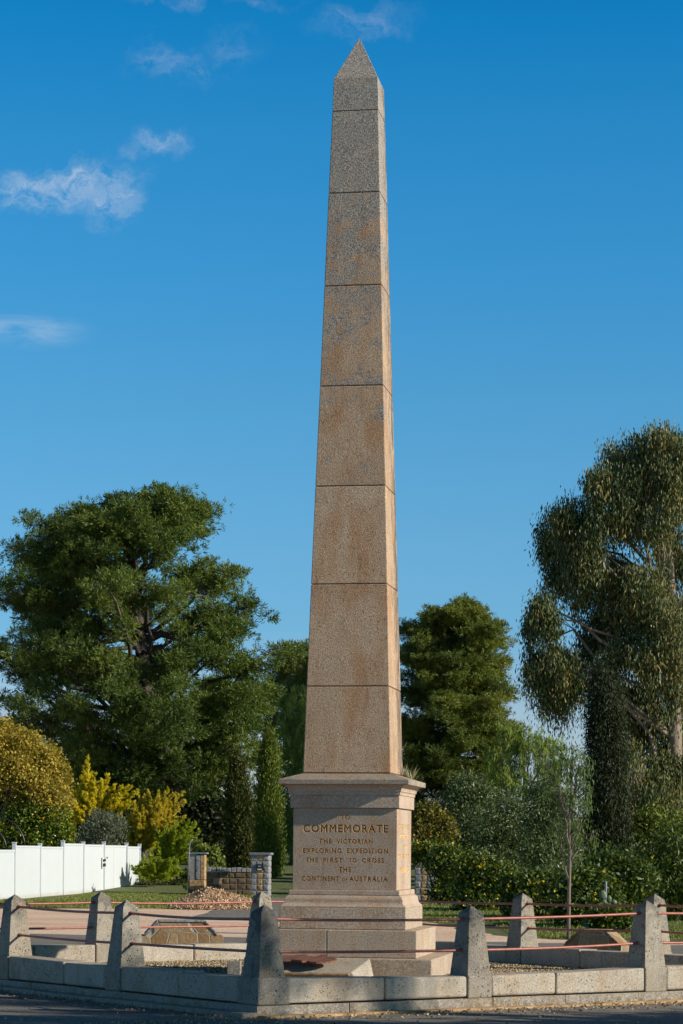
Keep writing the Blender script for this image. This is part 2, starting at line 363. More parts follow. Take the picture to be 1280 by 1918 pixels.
# ------------------------------------------------------------------ foliage
def unit(a): return a/np.maximum(np.linalg.norm(a, axis=1, keepdims=True), 1e-6)
def leaf_mesh(name, P, D, L, W, mat, parent, rng, tint=None, fold=.5):
    """one rhombic leaf per row of P, along D"""
    n = len(P); P = np.asarray(P, float); D = unit(np.asarray(D, float))
    L = np.broadcast_to(L, (n,))[:, None]; W = np.broadcast_to(W, (n,))[:, None]
    s = unit(np.cross(D, rng.normal(size=(n, 3))))
    V = np.empty((n, 4, 3)); V[:, 0] = P; V[:, 1] = P+D*L*.42+s*W*.5; V[:, 2] = P+D*L; V[:, 3] = P+D*L*.42-s*W*.5
    me = bpy.data.meshes.new(name); me.vertices.add(n*4); me.vertices.foreach_set('co', V.reshape(-1).astype(np.float32))
    me.loops.add(n*4); me.loops.foreach_set('vertex_index', np.arange(n*4, dtype=np.int32))
    me.polygons.add(n); me.polygons.foreach_set('loop_start', np.arange(0, n*4, 4, dtype=np.int32)); me.polygons.foreach_set('loop_total', np.full(n, 4, dtype=np.int32))
    at_ = me.attributes.new('tint', 'FLOAT', 'FACE')
    tt = rng.random(n) if tint is None else np.clip(tint, 0, 1)
    at_.data.foreach_set('value', tt.astype(np.float32))
    me.update(calc_edges=True); me.materials.append(mat)
    o = bpy.data.objects.new(name, me); C.objects.link(o)
    if parent: o.parent = parent
    return o
def rnd_dir(rng, n): return unit(rng.normal(size=(n, 3)))

def curve_pts(a, b, sag, n=7, jit=0, rng=None):
    a = np.array(a, float); b = np.array(b, float); t = np.linspace(0, 1, n)[:, None]
    p = a+(b-a)*t; p[:, 2] += (sag*4*t*(1-t))[:, 0]
    if jit: p[1:-1] += rng.normal(size=(n-2, 3))*jit
    return p
def env(tab, z):       # tab: [(z, centre x, radius)]
    zs = [r[0] for r in tab]
    return np.interp(z, zs, [r[1] for r in tab]), np.interp(z, zs, [r[2] for r in tab])
def env_from_px(rows, d, bx, bz):    # rows: (py, left px, right px) -> [(z, cx, r)] relative to the base
    out = []
    for py, l, r in sorted(rows, key=lambda q: -q[0]):
        a, b_ = at(l, py, d), at(r, py, d); out.append((a.z-bz, (a.x+b_.x)/2-bx, (b_.x-a.x)/2))
    return out

def conifer(label, bpx, d, rows, nl, mat, seed, group=None, pads=7, tufts=12, needles=9, nlen=.30, nw=.045, padr=.55, rise=.30, trunk_r=.45, trunk_top=.93, flat=.42, cat='pine tree', name='pine_tree', tmin=.62, skip=.0, bark=None, lean=0):
    rng = np.random.default_rng(seed); bx = X(bpx, d); bz = gz(d)
    t = empty(name, (bx, d, bz), label, cat, group)
    tab = env_from_px(rows, d, bx, bz); z0, z1 = tab[0][0], tab[-1][0]
    mb = MB(); H = z1
    tp = [(0, 0, -.3), (.02*H*.3, 0, H*.25), (env(tab, H*.5)[0]*.3, .1, H*.5), (env(tab, H*.75)[0]*.6, 0, H*.75), (env(tab, H*trunk_top)[0], 0, H*trunk_top)]
    tpa = np.array(tp); trf = lambda z: np.array([np.interp(z, tpa[:, 2], tpa[:, 0]), np.interp(z, tpa[:, 2], tpa[:, 1]), z])
    mb.tube([trf(z) for z in np.linspace(-.3, H*trunk_top, 14)], [trunk_r*(1-.88*k/13)+.03 for k in range(14)], 10)
    P, D, T = [], [], []
    for i in range(nl):
        u = rng.random()**.85
        z = z0+(z1-z0)*u
        cx, r = env(tab, z); az = rng.uniform(0, 2*PI); lump = 1+.05*math.sin(az*3+z*1.7+seed)+.05*math.sin(az*7-z*3.1); rr = r*lump*rng.uniform(.45, 1.04)**.55
        end = np.array([cx+rr*math.cos(az), rr*math.sin(az), z])
        zs = max(z - rise*rr*rng.uniform(.6, 1.7), z0*.8+.05*H*rng.random()); zs = min(zs, H*trunk_top*.98)
        st = trf(zs); pts = curve_pts(st, end, -.06*rr, 7, .04*rr, rng)
        lr = (.022*rr+.02)*(1.5 if i % 9 == 0 else 1)
        mb.tube(pts, [lr*(1-.8*k/6) for k in range(7)], 5)
        tone = rng.uniform(-.24, .24)
        for j in range(pads):
            tt = rng.uniform(tmin, 1.04) if j else 1.0
            if rng.random() < skip: continue
            k = min(tt, 1)*(len(pts)-1); q = pts[int(k)]*(1-(k % 1))+pts[min(int(k)+1, len(pts)-1)]*(k % 1)
            pr = padr*rng.uniform(.6, 1.25)*(.7+.3*min(1, r/2.))
            off = rng.normal(size=3)*np.array([.6, .6, .25])*padr*1.1*(1 if j else .3)
            c = q+off
            if j < 4: mb.tube([q, (q+c)/2+rng.normal(size=3)*.03, c], [.02, .015, .008], 3)
            n = tufts
            tc_ = c+unit(rng.normal(size=(n, 3)))*(rng.random((n, 1))**.5)*np.array([pr, pr, pr*flat])
            od = unit((tc_-c)*np.array([1, 1, 1.3])+np.array([0, 0, .22*pr]))
            PP = np.repeat(tc_, needles, 0)+rng.normal(size=(n*needles, 3))*.05; DD = unit(np.repeat(od, needles, 0)*1.0+rng.normal(size=(n*needles, 3))*.55)
            P.append(PP); D.append(DD); T.append(np.full(n*needles, .5+tone)+rng.normal(size=n*needles)*.16)
    P = np.concatenate(P); D = np.concatenate(D); T = np.concatenate(T)
    mb.build('trunk', bark or BK, t, smooth=True)
    leaf_mesh('crown', P, D, nlen*rng.uniform(.6, 1.2, len(P)), nw*rng.uniform(.7, 1.3, len(P)), mat, t, rng, T)
    return t

def padtree(label, bpx, d, pads, mat, seed, leaf=(.16, .035), n=500, droop=.9, group=None, cat='tree', name='tree', trunk=None, bark=None, trunk_r=.2, limb_every=1, twig=True, extra=None, branchlet=.05, basez=None, up=0, depthr=.8):
    """pads: (px, py, rx px, ry px, depth offset m, density) foliage masses round the limbs"""
    rng = np.random.default_rng(seed); bx = X(bpx, d); bz = gz(d) if basez is None else basez
    t = empty(name, (bx, d, bz), label, cat, group); B = np.array([bx, d, bz]); mb = MB(); k = d/FPX
    tr = [np.array(at(px, py, d))-B for px, py in trunk] if trunk else [np.zeros(3), np.array([0, 0, (HOR-pads[0][1])*k*.6])]
    tr[0][2] = -.1; ts = np.array(tr)
    fine = np.array([[np.interp(s, np.arange(len(ts)), ts[:, c]) for c in range(3)] for s in np.linspace(0, len(ts)-1, 12)])
    mb.tube(fine, [trunk_r*(1-.75*i/11)+.008 for i in range(12)], 8)
    P, D, T = [], [], []
    for i, pd in enumerate(pads):
        px, py, rx, ry, dy, den = pd; c = np.array(at(px, py, d+dy))-B; rx *= k; ry *= k; rd = max(rx*depthr, .12)
        below = fine[fine[:, 2] < c[2]-.15*ry]
        st = fine[min(len(fine)-1, max(1, int(len(below)*rng.uniform(.55, .9))))] if len(below) else fine[1]
        if i % limb_every == 0:
            L = np.linalg.norm(c-st); pts = curve_pts(st, c, .05*L, 7, .03*L, rng)
            mb.tube(pts, [(.016*L+.012)*(1-.75*q/6) for q in range(7)], 5)
            if twig:
                for q in range(5):
                    e = c+rng.normal(size=3)*np.array([rx, rd, ry])*.45
                    mb.tube(curve_pts(pts[rng.integers(4, 7)], e, .05*L, 4, .03, rng), [.010*L**.5, .008, .006, .004], 3)
        m = int(n*den)
        nb = max(6, m//(46 if droop > .5 else 22))
        bc = c+(unit(rng.normal(size=(nb, 3)))*(rng.random((nb, 1))**.45) if droop <= .5 else np.clip(rng.normal(size=(nb, 3))*.55, -1.0, .95))*np.array([rx, rd, ry])
        idx = rng.integers(0, nb, m)
        base = bc[idx]+rng.normal(size=(m, 3))*branchlet*np.array([1, 1, 1])*(1+rx*.5)
        if droop > .5: base[:, 2] -= rng.exponential(branchlet*2.2, m)*(1+ry*.3)
        if droop > 0: dd = rng.normal(size=(m, 3))*(1.05-droop)+np.array([0, 0, -droop])
        elif up > 0: dd = rng.normal(size=(m, 3))*.45+(base-c)*np.array([.5, .5, .2])/max(rx, .1)+np.array([0, 0, up])
        else: dd = rng.normal(size=(m, 3))
        P.append(base); D.append(dd); tone = rng.normal(size=nb)*.2
        T.append(.5+tone[idx]+rng.normal(size=m)*.13)
    P = np.concatenate(P); D = np.concatenate(D); T = np.concatenate(T)
    P[:, 2] = np.maximum(P[:, 2], .02)
    mb.build('trunk', bark or BB, t, smooth=True)
    leaf_mesh('crown', P, D, leaf[0]*rng.uniform(.6, 1.25, len(P)), leaf[1]*rng.uniform(.7, 1.3, len(P)), mat, t, rng, T)
    if extra:
        m_, cnt, sz, nm = extra; q = P[rng.integers(0, len(P), cnt)]+rng.normal(size=(cnt, 3))*.04; q[:, 1] -= .05
        a = 6; PP = np.repeat(q, a, 0); leaf_mesh(nm, PP, rng.normal(size=(cnt*a, 3)), sz, sz*.8, m_, t, rng)
    return t

# ------------------------------------------------------------------ ground
def sheet(name, pts, z, mat, kind='structure'):
    me = bpy.data.meshes.new(name); me.from_pydata([(x, y, z+gz(y)) for x, y in pts], [], [tuple(range(len(pts)))]); me.materials.append(mat); me.update()
    o = bpy.data.objects.new(name, me); C.objects.link(o); o['kind'] = kind; return o
def grid(name, x0, x1, y0, y1, nx, ny, zf, mat, kind='structure'):
    xs = np.linspace(x0, x1, nx); ys = np.linspace(y0, y1, ny)
    mb = MB(); mb.v = [(x, y, zf(x, y)) for y in ys for x in xs]
    mb.f = [(j*nx+i, j*nx+i+1, (j+1)*nx+i+1, (j+1)*nx+i) for j in range(ny-1) for i in range(nx-1)]
    o = mb.build(name, mat); o['kind'] = kind
    for p in o.data.polygons: p.use_smooth = True
    return o
# ground: one sheet to the horizon
xs = [-1500, -300, -60, -20, 0, 20, 60, 300, 1500]; ys = [-60, 0, 30, 60, 88, 100, 120, 147.4, 200, 500, 2500]
mb = MB(); mb.v = [(x, y, gz(y)-.008) for y in ys for x in xs]; nx = len(xs)
mb.f = [(j*nx+i, j*nx+i+1, (j+1)*nx+i+1, (j+1)*nx+i) for j in range(len(ys)-1) for i in range(nx-1)]
mb.build('ground', M['dirt'])['kind'] = 'structure'
rg = random.Random(5)
def wob(pts, a, n=8):
    out = []
    for i in range(len(pts)):
        p, q = pts[i], pts[(i+1) % len(pts)]
        for k in range(n):
            f = k/n; out.append((p[0]+(q[0]-p[0])*f+rg.uniform(-a, a), p[1]+(q[1]-p[1])*f+rg.uniform(-a, a)))
    return out
sheet('road', [(-60, -50), (60, -50), (60, 34), (9, 43)] + [(9-k*.6+rg.uniform(-.1, .1), 43+k*.16+rg.uniform(-.15, .15)) for k in range(1, 30)] + [(-9, 48), (-60, 60)], 0, M['asphalt'])
sheet('driveway', wob([(-3.6, 58), (.5, 55), (1.0, 62), (-1.2, 84), (-2.6, 84), (-3.4, 70)], .1), -.001, M['asphalt'])
# lawns: grass areas as short grass on their own sheets
def lawn(name, pts, z=-.003):
    return sheet(name, wob(pts, .18), z, M['lawn'])
lawn('grass_left', [(-40, 60), (-9, 66), (-6.5, 67.5), (-3.3, 71), (-2.8, 84), (-8, 87.9), (-40, 87.9)])
grid('grass_lawn', -14, 14, 84.5, 147, 15, 40, lambda x, y: gz(y)-.002, M['lawn'])
lawn('grass_right', [(1.3, 87.9), (1.2, 66), (1.8, 62), (2.2, 55), (3.0, 48.5), (4.4, 45.6), (7.5, 44.4), (25, 41), (60, 45), (60, 87.9)])

# ------------------------------------------------------------------ the obelisk monument
MX, MY, TH = .139, 29.69, math.radians(9.3)
mon = empty('obelisk_monument', (MX, MY, 0), 'tall tapering pink granite obelisk on an inscribed stepped pedestal', 'monument', rz=-TH)
GZ = .15        # gravel level inside the kerb
def part(name, mb, mat, bevel=.008, parent=None, segs=2): return mb.build(name, mat, parent or mon, bevel, segs)
part('step', MB().sq([(GZ-.1, 1.109), (.386, 1.109)]), M['step'], .012)
mb = MB().box(-.902, -.163, -.902, .902, .388, .711); part('step', mb, M['step'], .010)
mb = MB().box(-.159, .902, -.902, .902, .388, .711); part('step', mb, M['step'], .010)
part('plinth', MB().sq([(.713, .754), (.968, .754)]), M['step'], .010)
prof = [(.969, .750), (.985, .749)]
for k in range(9):
    q = k/8; prof.append((.988+.124*q, .744-.074*(.5+.5*math.copysign(abs(2*q-1)**2.4, 2*q-1))))
prof += [(1.1135, .664)]
part('base_moulding', MB().sq(prof), M['ped'], .003, segs=1)
part('base_fillet', MB().sq([(1.114, .668), (1.176, .666)]), M['ped'], .010)
die = part('die', MB().sq([(1.177, .624), (2.145, .623)]), M['ped'], .006)
part('frieze', MB().sq([(2.147, .653), (2.30, .654)]), M['ped'], .006)
prof = [(2.301, .662), (2.336, .664), (2.340, .672)]
for k in range(8):
    q = k/7; prof.append((2.345+.075*math.sin(q*PI/2), .676+.070*(1-math.cos(q*PI/2))))
part('cornice', MB().sq(prof), M['ped'], 0)
part('cap', MB().sq([(2.421, .779), (2.482, .779), (2.555, .545), (2.562, .50)]), M['cap'], .008)
hz = [2.564, 3.598, 4.818, 5.991, 7.193, 8.398, 9.517, 10.51]; hw = [.527, .497, .460, .424, .384, .347, .311, .279]
hz.append(10.905); hw.append(.266)
for i in range(7):
    part('shaft_block', MB().sq([(hz[i]+.0035, hw[i]), (hz[i+1]-.0035, hw[i+1])]), M['shaft'], .009)
part('capstone', MB().sq([(10.513, .279), (10.905, .266), (11.462, .004)]), M['shaft'], .006)
part('joint', MB().sq([(2.5, .515), (3.6, .484), (4.8, .448), (6.0, .410), (7.2, .371), (8.4, .333), (9.5, .298), (10.6, .262)]), M['joint'], 0)
# lettering cut into the die: bevelled cutters give V-sided gilded grooves, dark brown gilding lies on their floors
def text_mesh(word, x0, x1, z0, z1, bev):
    cu = bpy.data.curves.new('t', 'FONT'); cu.body = word; cu.space_character = 1.22 if len(word) > 2 else 1.15; cu.resolution_u = 3
    cu.offset = .010 if bev else .014; cu.extrude = .002 if bev else .01
    if bev: cu.bevel_depth = .030; cu.bevel_resolution = 0
    o = bpy.data.objects.new('t', cu); C.objects.link(o); bpy.context.view_layer.update()
    me = bpy.data.meshes.new_from_object(o.evaluated_get(bpy.context.evaluated_depsgraph_get()))
    bpy.data.objects.remove(o); bm = bmesh.new(); bm.from_mesh(me); bmesh.ops.remove_doubles(bm, verts=bm.verts, dist=1e-5); bmesh.ops.recalc_face_normals(bm, faces=bm.faces); bm.to_mesh(me); bm.free()
    v = np.array([p.co[:] for p in me.vertices]); mn, mx = v.min(0), v.max(0)
    v = (v-mn)/(mx-mn); q = 0 if bev else .004
    vs = [(x0+q+a*(x1-x0-2*q), c, z0+q+b*(z1-z0-2*q)) for a, b, c in v]; fs = [tuple(p.vertices) for p in me.polygons]
    bpy.data.meshes.remove(me); return vs, fs
DEP = .0065
def inscription(lines, mats, face):
    cut = MB()
    for row in lines:
        for wd, x0, x1, z0, z1 in row:
            vs, fs = text_mesh(wd, x0, x1, z0, z1, True); vs = [(x, (c-.5)*2*DEP, z) for x, c, z in vs]
            cut.add([(x, -.6235-y, z) if face == 'front' else (.6235+y, x, z) for x, y, z in vs], fs)
            vs, fs = text_mesh(wd, x0, x1, z0, z1, False); mb = MB(); vs = [(x, DEP-.0035+c*.002, z) for x, c, z in vs]
            mb.add([(x, -.6235+y, z) if face == 'front' else (.6235-y, x, z) for x, y, z in vs], fs)
            me = bpy.data.meshes.new('carved_word'); me.from_pydata(mb.v, [], mb.f); me.update(); me.materials.append(mats[1])
            o = bpy.data.objects.new('carved_word', me); C.objects.link(o); o.parent = die
    me = bpy.data.meshes.new('c'); me.from_pydata(cut.v, [], cut.f); me.update()
    bm = bmesh.new(); bm.from_mesh(me); bmesh.ops.recalc_face_normals(bm, faces=bm.faces); bm.to_mesh(me); bm.free(); me.materials.append(mats[0])
    co = bpy.data.objects.new('c', me); C.objects.link(co); co.parent = mon
    md = die.modifiers.new('cut', 'BOOLEAN'); md.operation = 'DIFFERENCE'; md.object = co; md.solver = 'EXACT'; md.material_mode = 'TRANSFER'; md.use_hole_tolerant = True; md.use_self = True
    bpy.context.view_layer.update(); n0 = len(die.data.polygons)
    nm = bpy.data.meshes.new_from_object(die.evaluated_get(bpy.context.evaluated_depsgraph_get()))
    die.modifiers.clear(); bpy.data.objects.remove(co)
    print('carved', face, n0, len(nm.polygons), [m.name for m in nm.materials])
    if len(nm.polygons) > n0: die.data = nm
# crop pixels -> face coordinates: the die face spans 187..920 across and 1668 (z 1.177) .. 1515 (z 2.145)
def fx(q): return -.624+(q-187)/(920-187)*1.248
def fz(q): return 2.145-(q-318)/(895-318)*(2.145-1.177)
def R_(words): return [(w_, fx(a), fx(b), fz(d_), fz(c_)) for w_, a, b, c_, d_ in words]
inscription([R_([('TO', 521, 589, 365, 400)]), R_([('COMMEMORATE', 257, 857, 432, 492)]), R_([('THE', 368, 460, 534, 570), ('VICTORIAN', 492, 748, 534, 570)]),
    R_([('EXPLORING', 255, 530, 600, 638), ('EXPEDITION', 565, 857, 600, 638)]), R_([('THE', 275, 365, 668, 703), ('FIRST', 400, 540, 668, 703), ('TO', 581, 637, 668, 703), ('CROSS', 672, 830, 668, 703)]),
    R_([('THE', 510, 600, 733, 770)]), R_([('CONTINENT', 250, 515, 797, 836), ('OF', 533, 575, 812, 836), ('AUSTRALIA', 583, 857, 797, 836)])], (M['goldedge'], M['gold']), 'front')
def sz_(py): return 2.145-(py-1517.5)/(1668-1517.5)*(2.145-1.177)
inscription([[('ROBERT', -.47, -.05, sz_(1555.5), sz_(1545.5)), ('OHARA', .08, .47, sz_(1555.5), sz_(1545.5))], [('BURKE', -.34, .36, sz_(1572), sz_(1564))],
    [('AND', -.13, .22, sz_(1592), sz_(1583.5))], [('WILLIAM', -.50, .03, sz_(1609.5), sz_(1600.5)), ('JOHN', .12, .48, sz_(1609.5), sz_(1600.5))],
    [('WILLS', -.38, .40, sz_(1637), sz_(1626))]], (M['goldpale'], M['goldpale']), 'side')
# tuft growing behind the shaft on the cap
def tuft(name, loc, label, n, L, spread, mat, W=.012, cat='plant', group=None, seed=1, up=1.0, kind=None):
    rng = np.random.default_rng(seed); t = empty(name, loc, label, cat, group)
    dd = rng.normal(size=(n, 3))*np.array([spread, spread, .2])+np.array([0, 0, up])
    leaf_mesh('blades', rng.normal(size=(n, 3))*np.array([.05, .05, .0])*L*3, dd, L*rng.uniform(.5, 1.1, n), W, mat, t, rng); return t
GRASSY = leafmat('dry grass blades', (.20, .19, .10), (.38, .36, .22), (.55, .50, .36), .3)
cR = mon.matrix_world
def mloc(a, b, z): return Vector((MX+a*math.cos(TH)+b*math.sin(TH), MY-a*math.sin(TH)+b*math.cos(TH), z))
tuft('grass_tuft', mloc(.61, .38, 2.51), 'dry grass tuft sprouting from the cornice cap behind the shaft', 36, .23, .5, GRASSY, .012, seed=3)

# ------------------------------------------------------------------ kerb wall, posts, rails round the monument
c0 = np.array([-.7607, 24.298]); phi = .6115; L1, L2 = 7.610, 7.846
U = np.array([math.cos(phi), math.sin(phi)]); V = np.array([-math.sin(phi), math.cos(phi)])
def solve(px, base, dirn):            # the place along a side where a post appears
    k = (px-640)/FPX; return (k*base[1]-base[0])/(dirn[0]-k*dirn[1])
cX = c0+U*L1; cY = c0+V*L2; cK = c0+U*L1+V*L2
pC = c0.copy(); offp = 7                       # the post tops lean right with the camera roll
pD = c0+U*solve(884-1, c0, U); pE = c0+U*solve(1213-1, c0, U); pB = c0+V*solve(240-2, c0, V); pA = c0+V*solve(31-2, c0, V)
pJ = cK-V*solve(980, cK, -V); pF = cK-V*solve(1227, cK, -V); pI = cK-U*solve(491, cK, -U); pG = cK-U*solve(190, cK, -U)
TOP = dict(C=.385, D=.348, E=.383, X=.39, B=.372, A=.385, Y=.39, K=.38, J=.378, F=.395, I=.372, G=.385)
APX = dict(C=1.104, D=1.078, E=1.118, X=1.10, B=1.092, A=1.102, Y=1.09, K=1.08, J=1.088, F=1.132, I=1.076, G=1.078)
POS = dict(C=pC, D=pD, E=pE, X=cX, B=pB, A=pA, Y=cY, K=cK, J=pJ, F=pF, I=pI, G=pG)
PL = dict(C='nearest corner post with black spots and a deep blue-grey shaded left face',
    D='dark-stained post on the near kerb right of the obelisk steps',
    E='pale sunlit post at the right end of the near kerb, overlapping a farther post',
    X='corner post just past the right edge of the frame',
    B='second near post from the left edge, on the shaded kerb',
    A='leftmost post on the near kerb, close to the left edge',
    Y='corner post just past the left edge of the frame',
    K='back corner post hidden behind the obelisk steps',
    J='lone far post between the dark-stained post and the dark paved block',
    F='far post peeping out behind the pale sunlit post at the right',
    I='far post whose white speckled tip rises behind the nearest corner post',
    G='far post in front of the grass and white fence, with a brown lower face')
FW = .33
posts = {}
for k, p in POS.items():
    big = .045 if k == 'C' else 0
    o = empty('stone_post', (p[0], p[1], 0), PL[k], 'post', 'granite posts carrying the iron rails', rz=phi)
    mt = M['postc'] if k in 'CD' else M['post']
    zt = TOP[k]; za = APX[k]; a0, a1 = .153, .093
    sh = MB().sq([(zt-.004, a0), (za-.078, a1), (za-.012, .018), (za, .004)]); sh.build('shaft', mt, o, .010, 2)
    cor = k in 'CXYK'
    hw_ = .172+(.02 if cor else 0)
    if cor: MB().sq([(.118, hw_), (zt+.004, hw_)]).build('foot_block', mt, o, .02, 2)
    else:
        m_ = MB()
        if k in 'DEIG': m_.box(-.158, .158, -.1725, .1725, .115, zt+.004)
        else: m_.box(-.1725, .1725, -.158, .158, .115, zt+.004)
        m_.build('foot_block', mt, o, .015, 2)
    posts[k] = o
def wall(a, b, ks, label, ang):
    """blocks between consecutive posts ks along one side; local x runs along the side"""
    p0 = POS[a]; o = empty('kerb_wall', (p0[0], p0[1], 0), label, 'wall', 'granite kerb walls round the obelisk', rz=ang)
    d = POS[b]-p0; Ln = np.linalg.norm(d); rr = random.Random(hash(label) % 1000 if False else len(label)*7)
    sts = [(np.linalg.norm(POS[k]-p0), TOP[k], k) for k in ks]
    for (s0, t0, k0), (s1, t1, k1) in zip(sts[:-1], sts[1:]):
        a0 = s0+(.192 if k0 in 'CXYK' else .160)+.004; a1 = s1-(.192 if k1 in 'CXYK' else .160)-.004
        cut = a0+(a1-a0)*rr.uniform(.40, .60)
        for q0, q1 in ((a0, cut-.005), (cut+.005, a1)):
            z0 = t0+(t1-t0)*(q0-s0)/(s1-s0)+rr.uniform(-.012, .010); z1 = t0+(t1-t0)*(q1-s0)/(s1-s0)+rr.uniform(-.012, .010)
            y0 = -.160+rr.uniform(-.005, .005)
            vs = [(q0, y0, .128), (q1, y0, .128), (q1, .160, .128), (q0, .160, .128), (q0, y0, z0), (q1, y0, z1), (q1, .160, z1), (q0, .160, z0)]
            MB().add(vs, [(0,3,2,1),(4,5,6,7),(0,1,5,4),(1,2,6,5),(2,3,7,6),(3,0,4,7)]).build('wall_block', M['kerb'], o, rr.uniform(.014, .032), 3)
    # rough-faced footing course
    q = -.19
    while q < Ln+.17:
        ln = rr.uniform(.75, 1.25); e = min(q+ln, Ln+.17)
        if Ln+.17-e < .3: e = Ln+.17
        nx_, nz_ = max(4, int((e-q)/.045)), 5; y0 = -.178+rr.uniform(-.004, .004)
        m_ = MB(); zt = .115+rr.uniform(-.003, .001); fr = []
        for j in range(nz_+1):
            for i in range(nx_+1):
                edge = i in (0, nx_) or j in (0, nz_)
                push = 0 if edge else rr.uniform(-.004, .022)*(1.2 if j < 4 else .5)
                fr.append((q+.004+(e-q-.008)*i/nx_, y0-push, -.06+(zt+.06)*j/nz_))
        m_.v = fr[:]; m_.f = [(j*(nx_+1)+i, j*(nx_+1)+i+1, (j+1)*(nx_+1)+i+1, (j+1)*(nx_+1)+i) for j in range(nz_) for i in range(nx_)]
        b_ = len(m_.v); m_.v += [(q+.004, .15, -.06), (e-.004, .15, -.06), (e-.004, .15, zt), (q+.004, .15, zt)]
        tl = nz_*(nx_+1); m_.f += [tuple(tl+i for i in range(nx_+1))+(b_+2, b_+3), (b_, b_+1, b_+2, b_+3)]
        m_.f += [tuple(j*(nx_+1) for j in range(nz_+1))+(b_+3, b_), tuple(j*(nx_+1)+nx_ for j in range(nz_+1))+(b_+2, b_+1)]
        m_.build('footing_block', M['rough'], o); q = e
    return o
wall('C', 'X', 'CDEX', 'sunlit near kerb wall of pale granite blocks running right from the nearest corner post', phi)
wall('Y', 'C', 'YABC', 'shaded blue-grey near kerb wall of granite blocks running left from the nearest corner post', phi-PI/2)
wall('K', 'Y', 'KIGY', 'sunlit far kerb wall of granite blocks behind the gravel, left of the obelisk', phi+PI)
wall('X', 'K', 'XFJK', 'shaded far kerb wall of granite blocks behind the gravel, right of the obelisk', phi+PI/2)
# rails
BAY = [('C', 'D', 'crossing the steps between corner post and dark-stained post'), ('D', 'E', 'between the dark-stained post and the pale sunlit post'),
       ('E', 'X', 'running from the pale sunlit post off the right edge'), ('B', 'C', 'between the second post from the left and the nearest corner post'),
       ('A', 'B', 'between the two leftmost near posts'), ('Y', 'A', 'running from the leftmost near post off the left edge'),
       ('Y', 'G', 'on the far side left of the post by the grass'), ('G', 'I', 'in front of the wood-chip heap on the far side'),
       ('I', 'K', 'running behind the obelisk from the far speckled post'), ('K', 'J', 'on the far side between steps and lone far post'),
       ('J', 'F', 'on the far side crossing the young gum trunk'), ('F', 'X', 'on the far side right of the peeping far post')]
rr = random.Random(9)
for a, b, w_ in BAY:
    for lvl, zz, s_ in (('upper', .140, .02), ('lower', .468, .012)):
        A = np.array([*POS[a], APX[a]-zz]); B_2 = np.array([*POS[b], APX[b]-zz])
        n = 15; t_ = np.linspace(.0, 1, n); pts = A+(B_2-A)*t_[:, None]; sg = rr.uniform(.4, 1.3)*s_
        pts[:, 2] -= sg*4*t_*(1-t_)
        dv = unit((B_2-A)[None, :])[0]; o = empty('iron_rail', (float(A[0]), float(A[1]), float(A[2])), lvl+' red-brown iron rail '+w_, 'rail', 'red-brown iron rails between the posts')
        MB().tube([p-A for p in pts], .0145, 8).build('bar', M['rail'], o, smooth=True)
        for e, sgn in ((A, 1), (B_2, -1)):       # iron sockets where the bar enters the stone
            half = .098+(.06)*(zz-.078)/(.63)
            c_ = (e-A)+dv*sgn*(half+.004)
            MB().tube([c_-dv*sgn*.012, c_+dv*sgn*.010], .023, 8).build('socket', M['rail'], o, smooth=True)
# flat edging course and gutter stones at the foot of the near walls
def strip(name, P0, dirn, nrm, L, w0, w1, z0, z1, mat, n=9, kind='structure'):
    m_ = MB(); r2 = random.Random(len(name)); q = -.2
    while q < L:
        e = min(L, q+r2.uniform(.7, 1.5)); zz = z1+r2.uniform(-.006, .004); ww = w1+r2.uniform(-.015, .015)
        c = [P0+dirn*(q+.003)+nrm*w0, P0+dirn*(e-.003)+nrm*w0, P0+dirn*(e-.003)+nrm*ww, P0+dirn*(q+.003)+nrm*ww]
        m_.rings([[(*p, z0) for p in c], [(*p, zz) for p in c]]); q = e
    o = m_.build(name, mat, None, .006, 1); o['kind'] = kind; return o
strip('kerb_edging', c0-V*0, U, -V, L1+.2, .19, .34, -.05, .024, M['sand'])
strip('kerb_edging', c0, V, -U, L2+.2, .185, .36, -.05, .05, M['rough'])
# gravel bed
g = [c0+U*.1+V*.1, cX-U*.1+V*.1, cK-U*.1-V*.1, cY+U*.1-V*.1]
sheet('gravel_bed', [tuple(p) for p in g], GZ, M['gravel'])
rng = np.random.default_rng(4); n = 26000
a_, b_ = rng.uniform(.17, L1-.17, n), rng.uniform(.17, L2-.17, n)
pp = c0+np.outer(a_, U)+np.outer(b_, V)
loc = pp-np.array([MX, MY]); lx = loc[:, 0]*math.cos(TH)-loc[:, 1]*math.sin(TH); ly = loc[:, 0]*math.sin(TH)+loc[:, 1]*math.cos(TH)
keep = (np.abs(lx) > 1.12) | (np.abs(ly) > 1.12); pp = pp[keep]; n = len(pp)
octv = np.array([(1,0,0),(-1,0,0),(0,1,0),(0,-1,0),(0,0,.7),(0,0,-.7)], float); octf = [(0,2,4),(2,1,4),(1,3,4),(3,0,4),(2,0,5),(1,2,5),(3,1,5),(0,3,5)]
sz = rng.uniform(.009, .020, n); ang = rng.uniform(0, PI, n)
Vv = octv[None]*sz[:, None, None]*rng.uniform(.7, 1.25, (n, 6, 1)); x_ = Vv[..., 0]*np.cos(ang)[:, None]-Vv[..., 1]*np.sin(ang)[:, None]; y_ = Vv[..., 0]*np.sin(ang)[:, None]+Vv[..., 1]*np.cos(ang)[:, None]
Vv = np.stack([x_+pp[:, 0:1], y_+pp[:, 1:2], Vv[..., 2]+GZ+.006], -1).reshape(-1, 3)
F_ = (np.array(octf)[None]+6*np.arange(n)[:, None, None]).reshape(-1)
me = bpy.data.meshes.new('gravel'); me.vertices.add(n*6); me.vertices.foreach_set('co', Vv.reshape(-1).astype(np.float32))
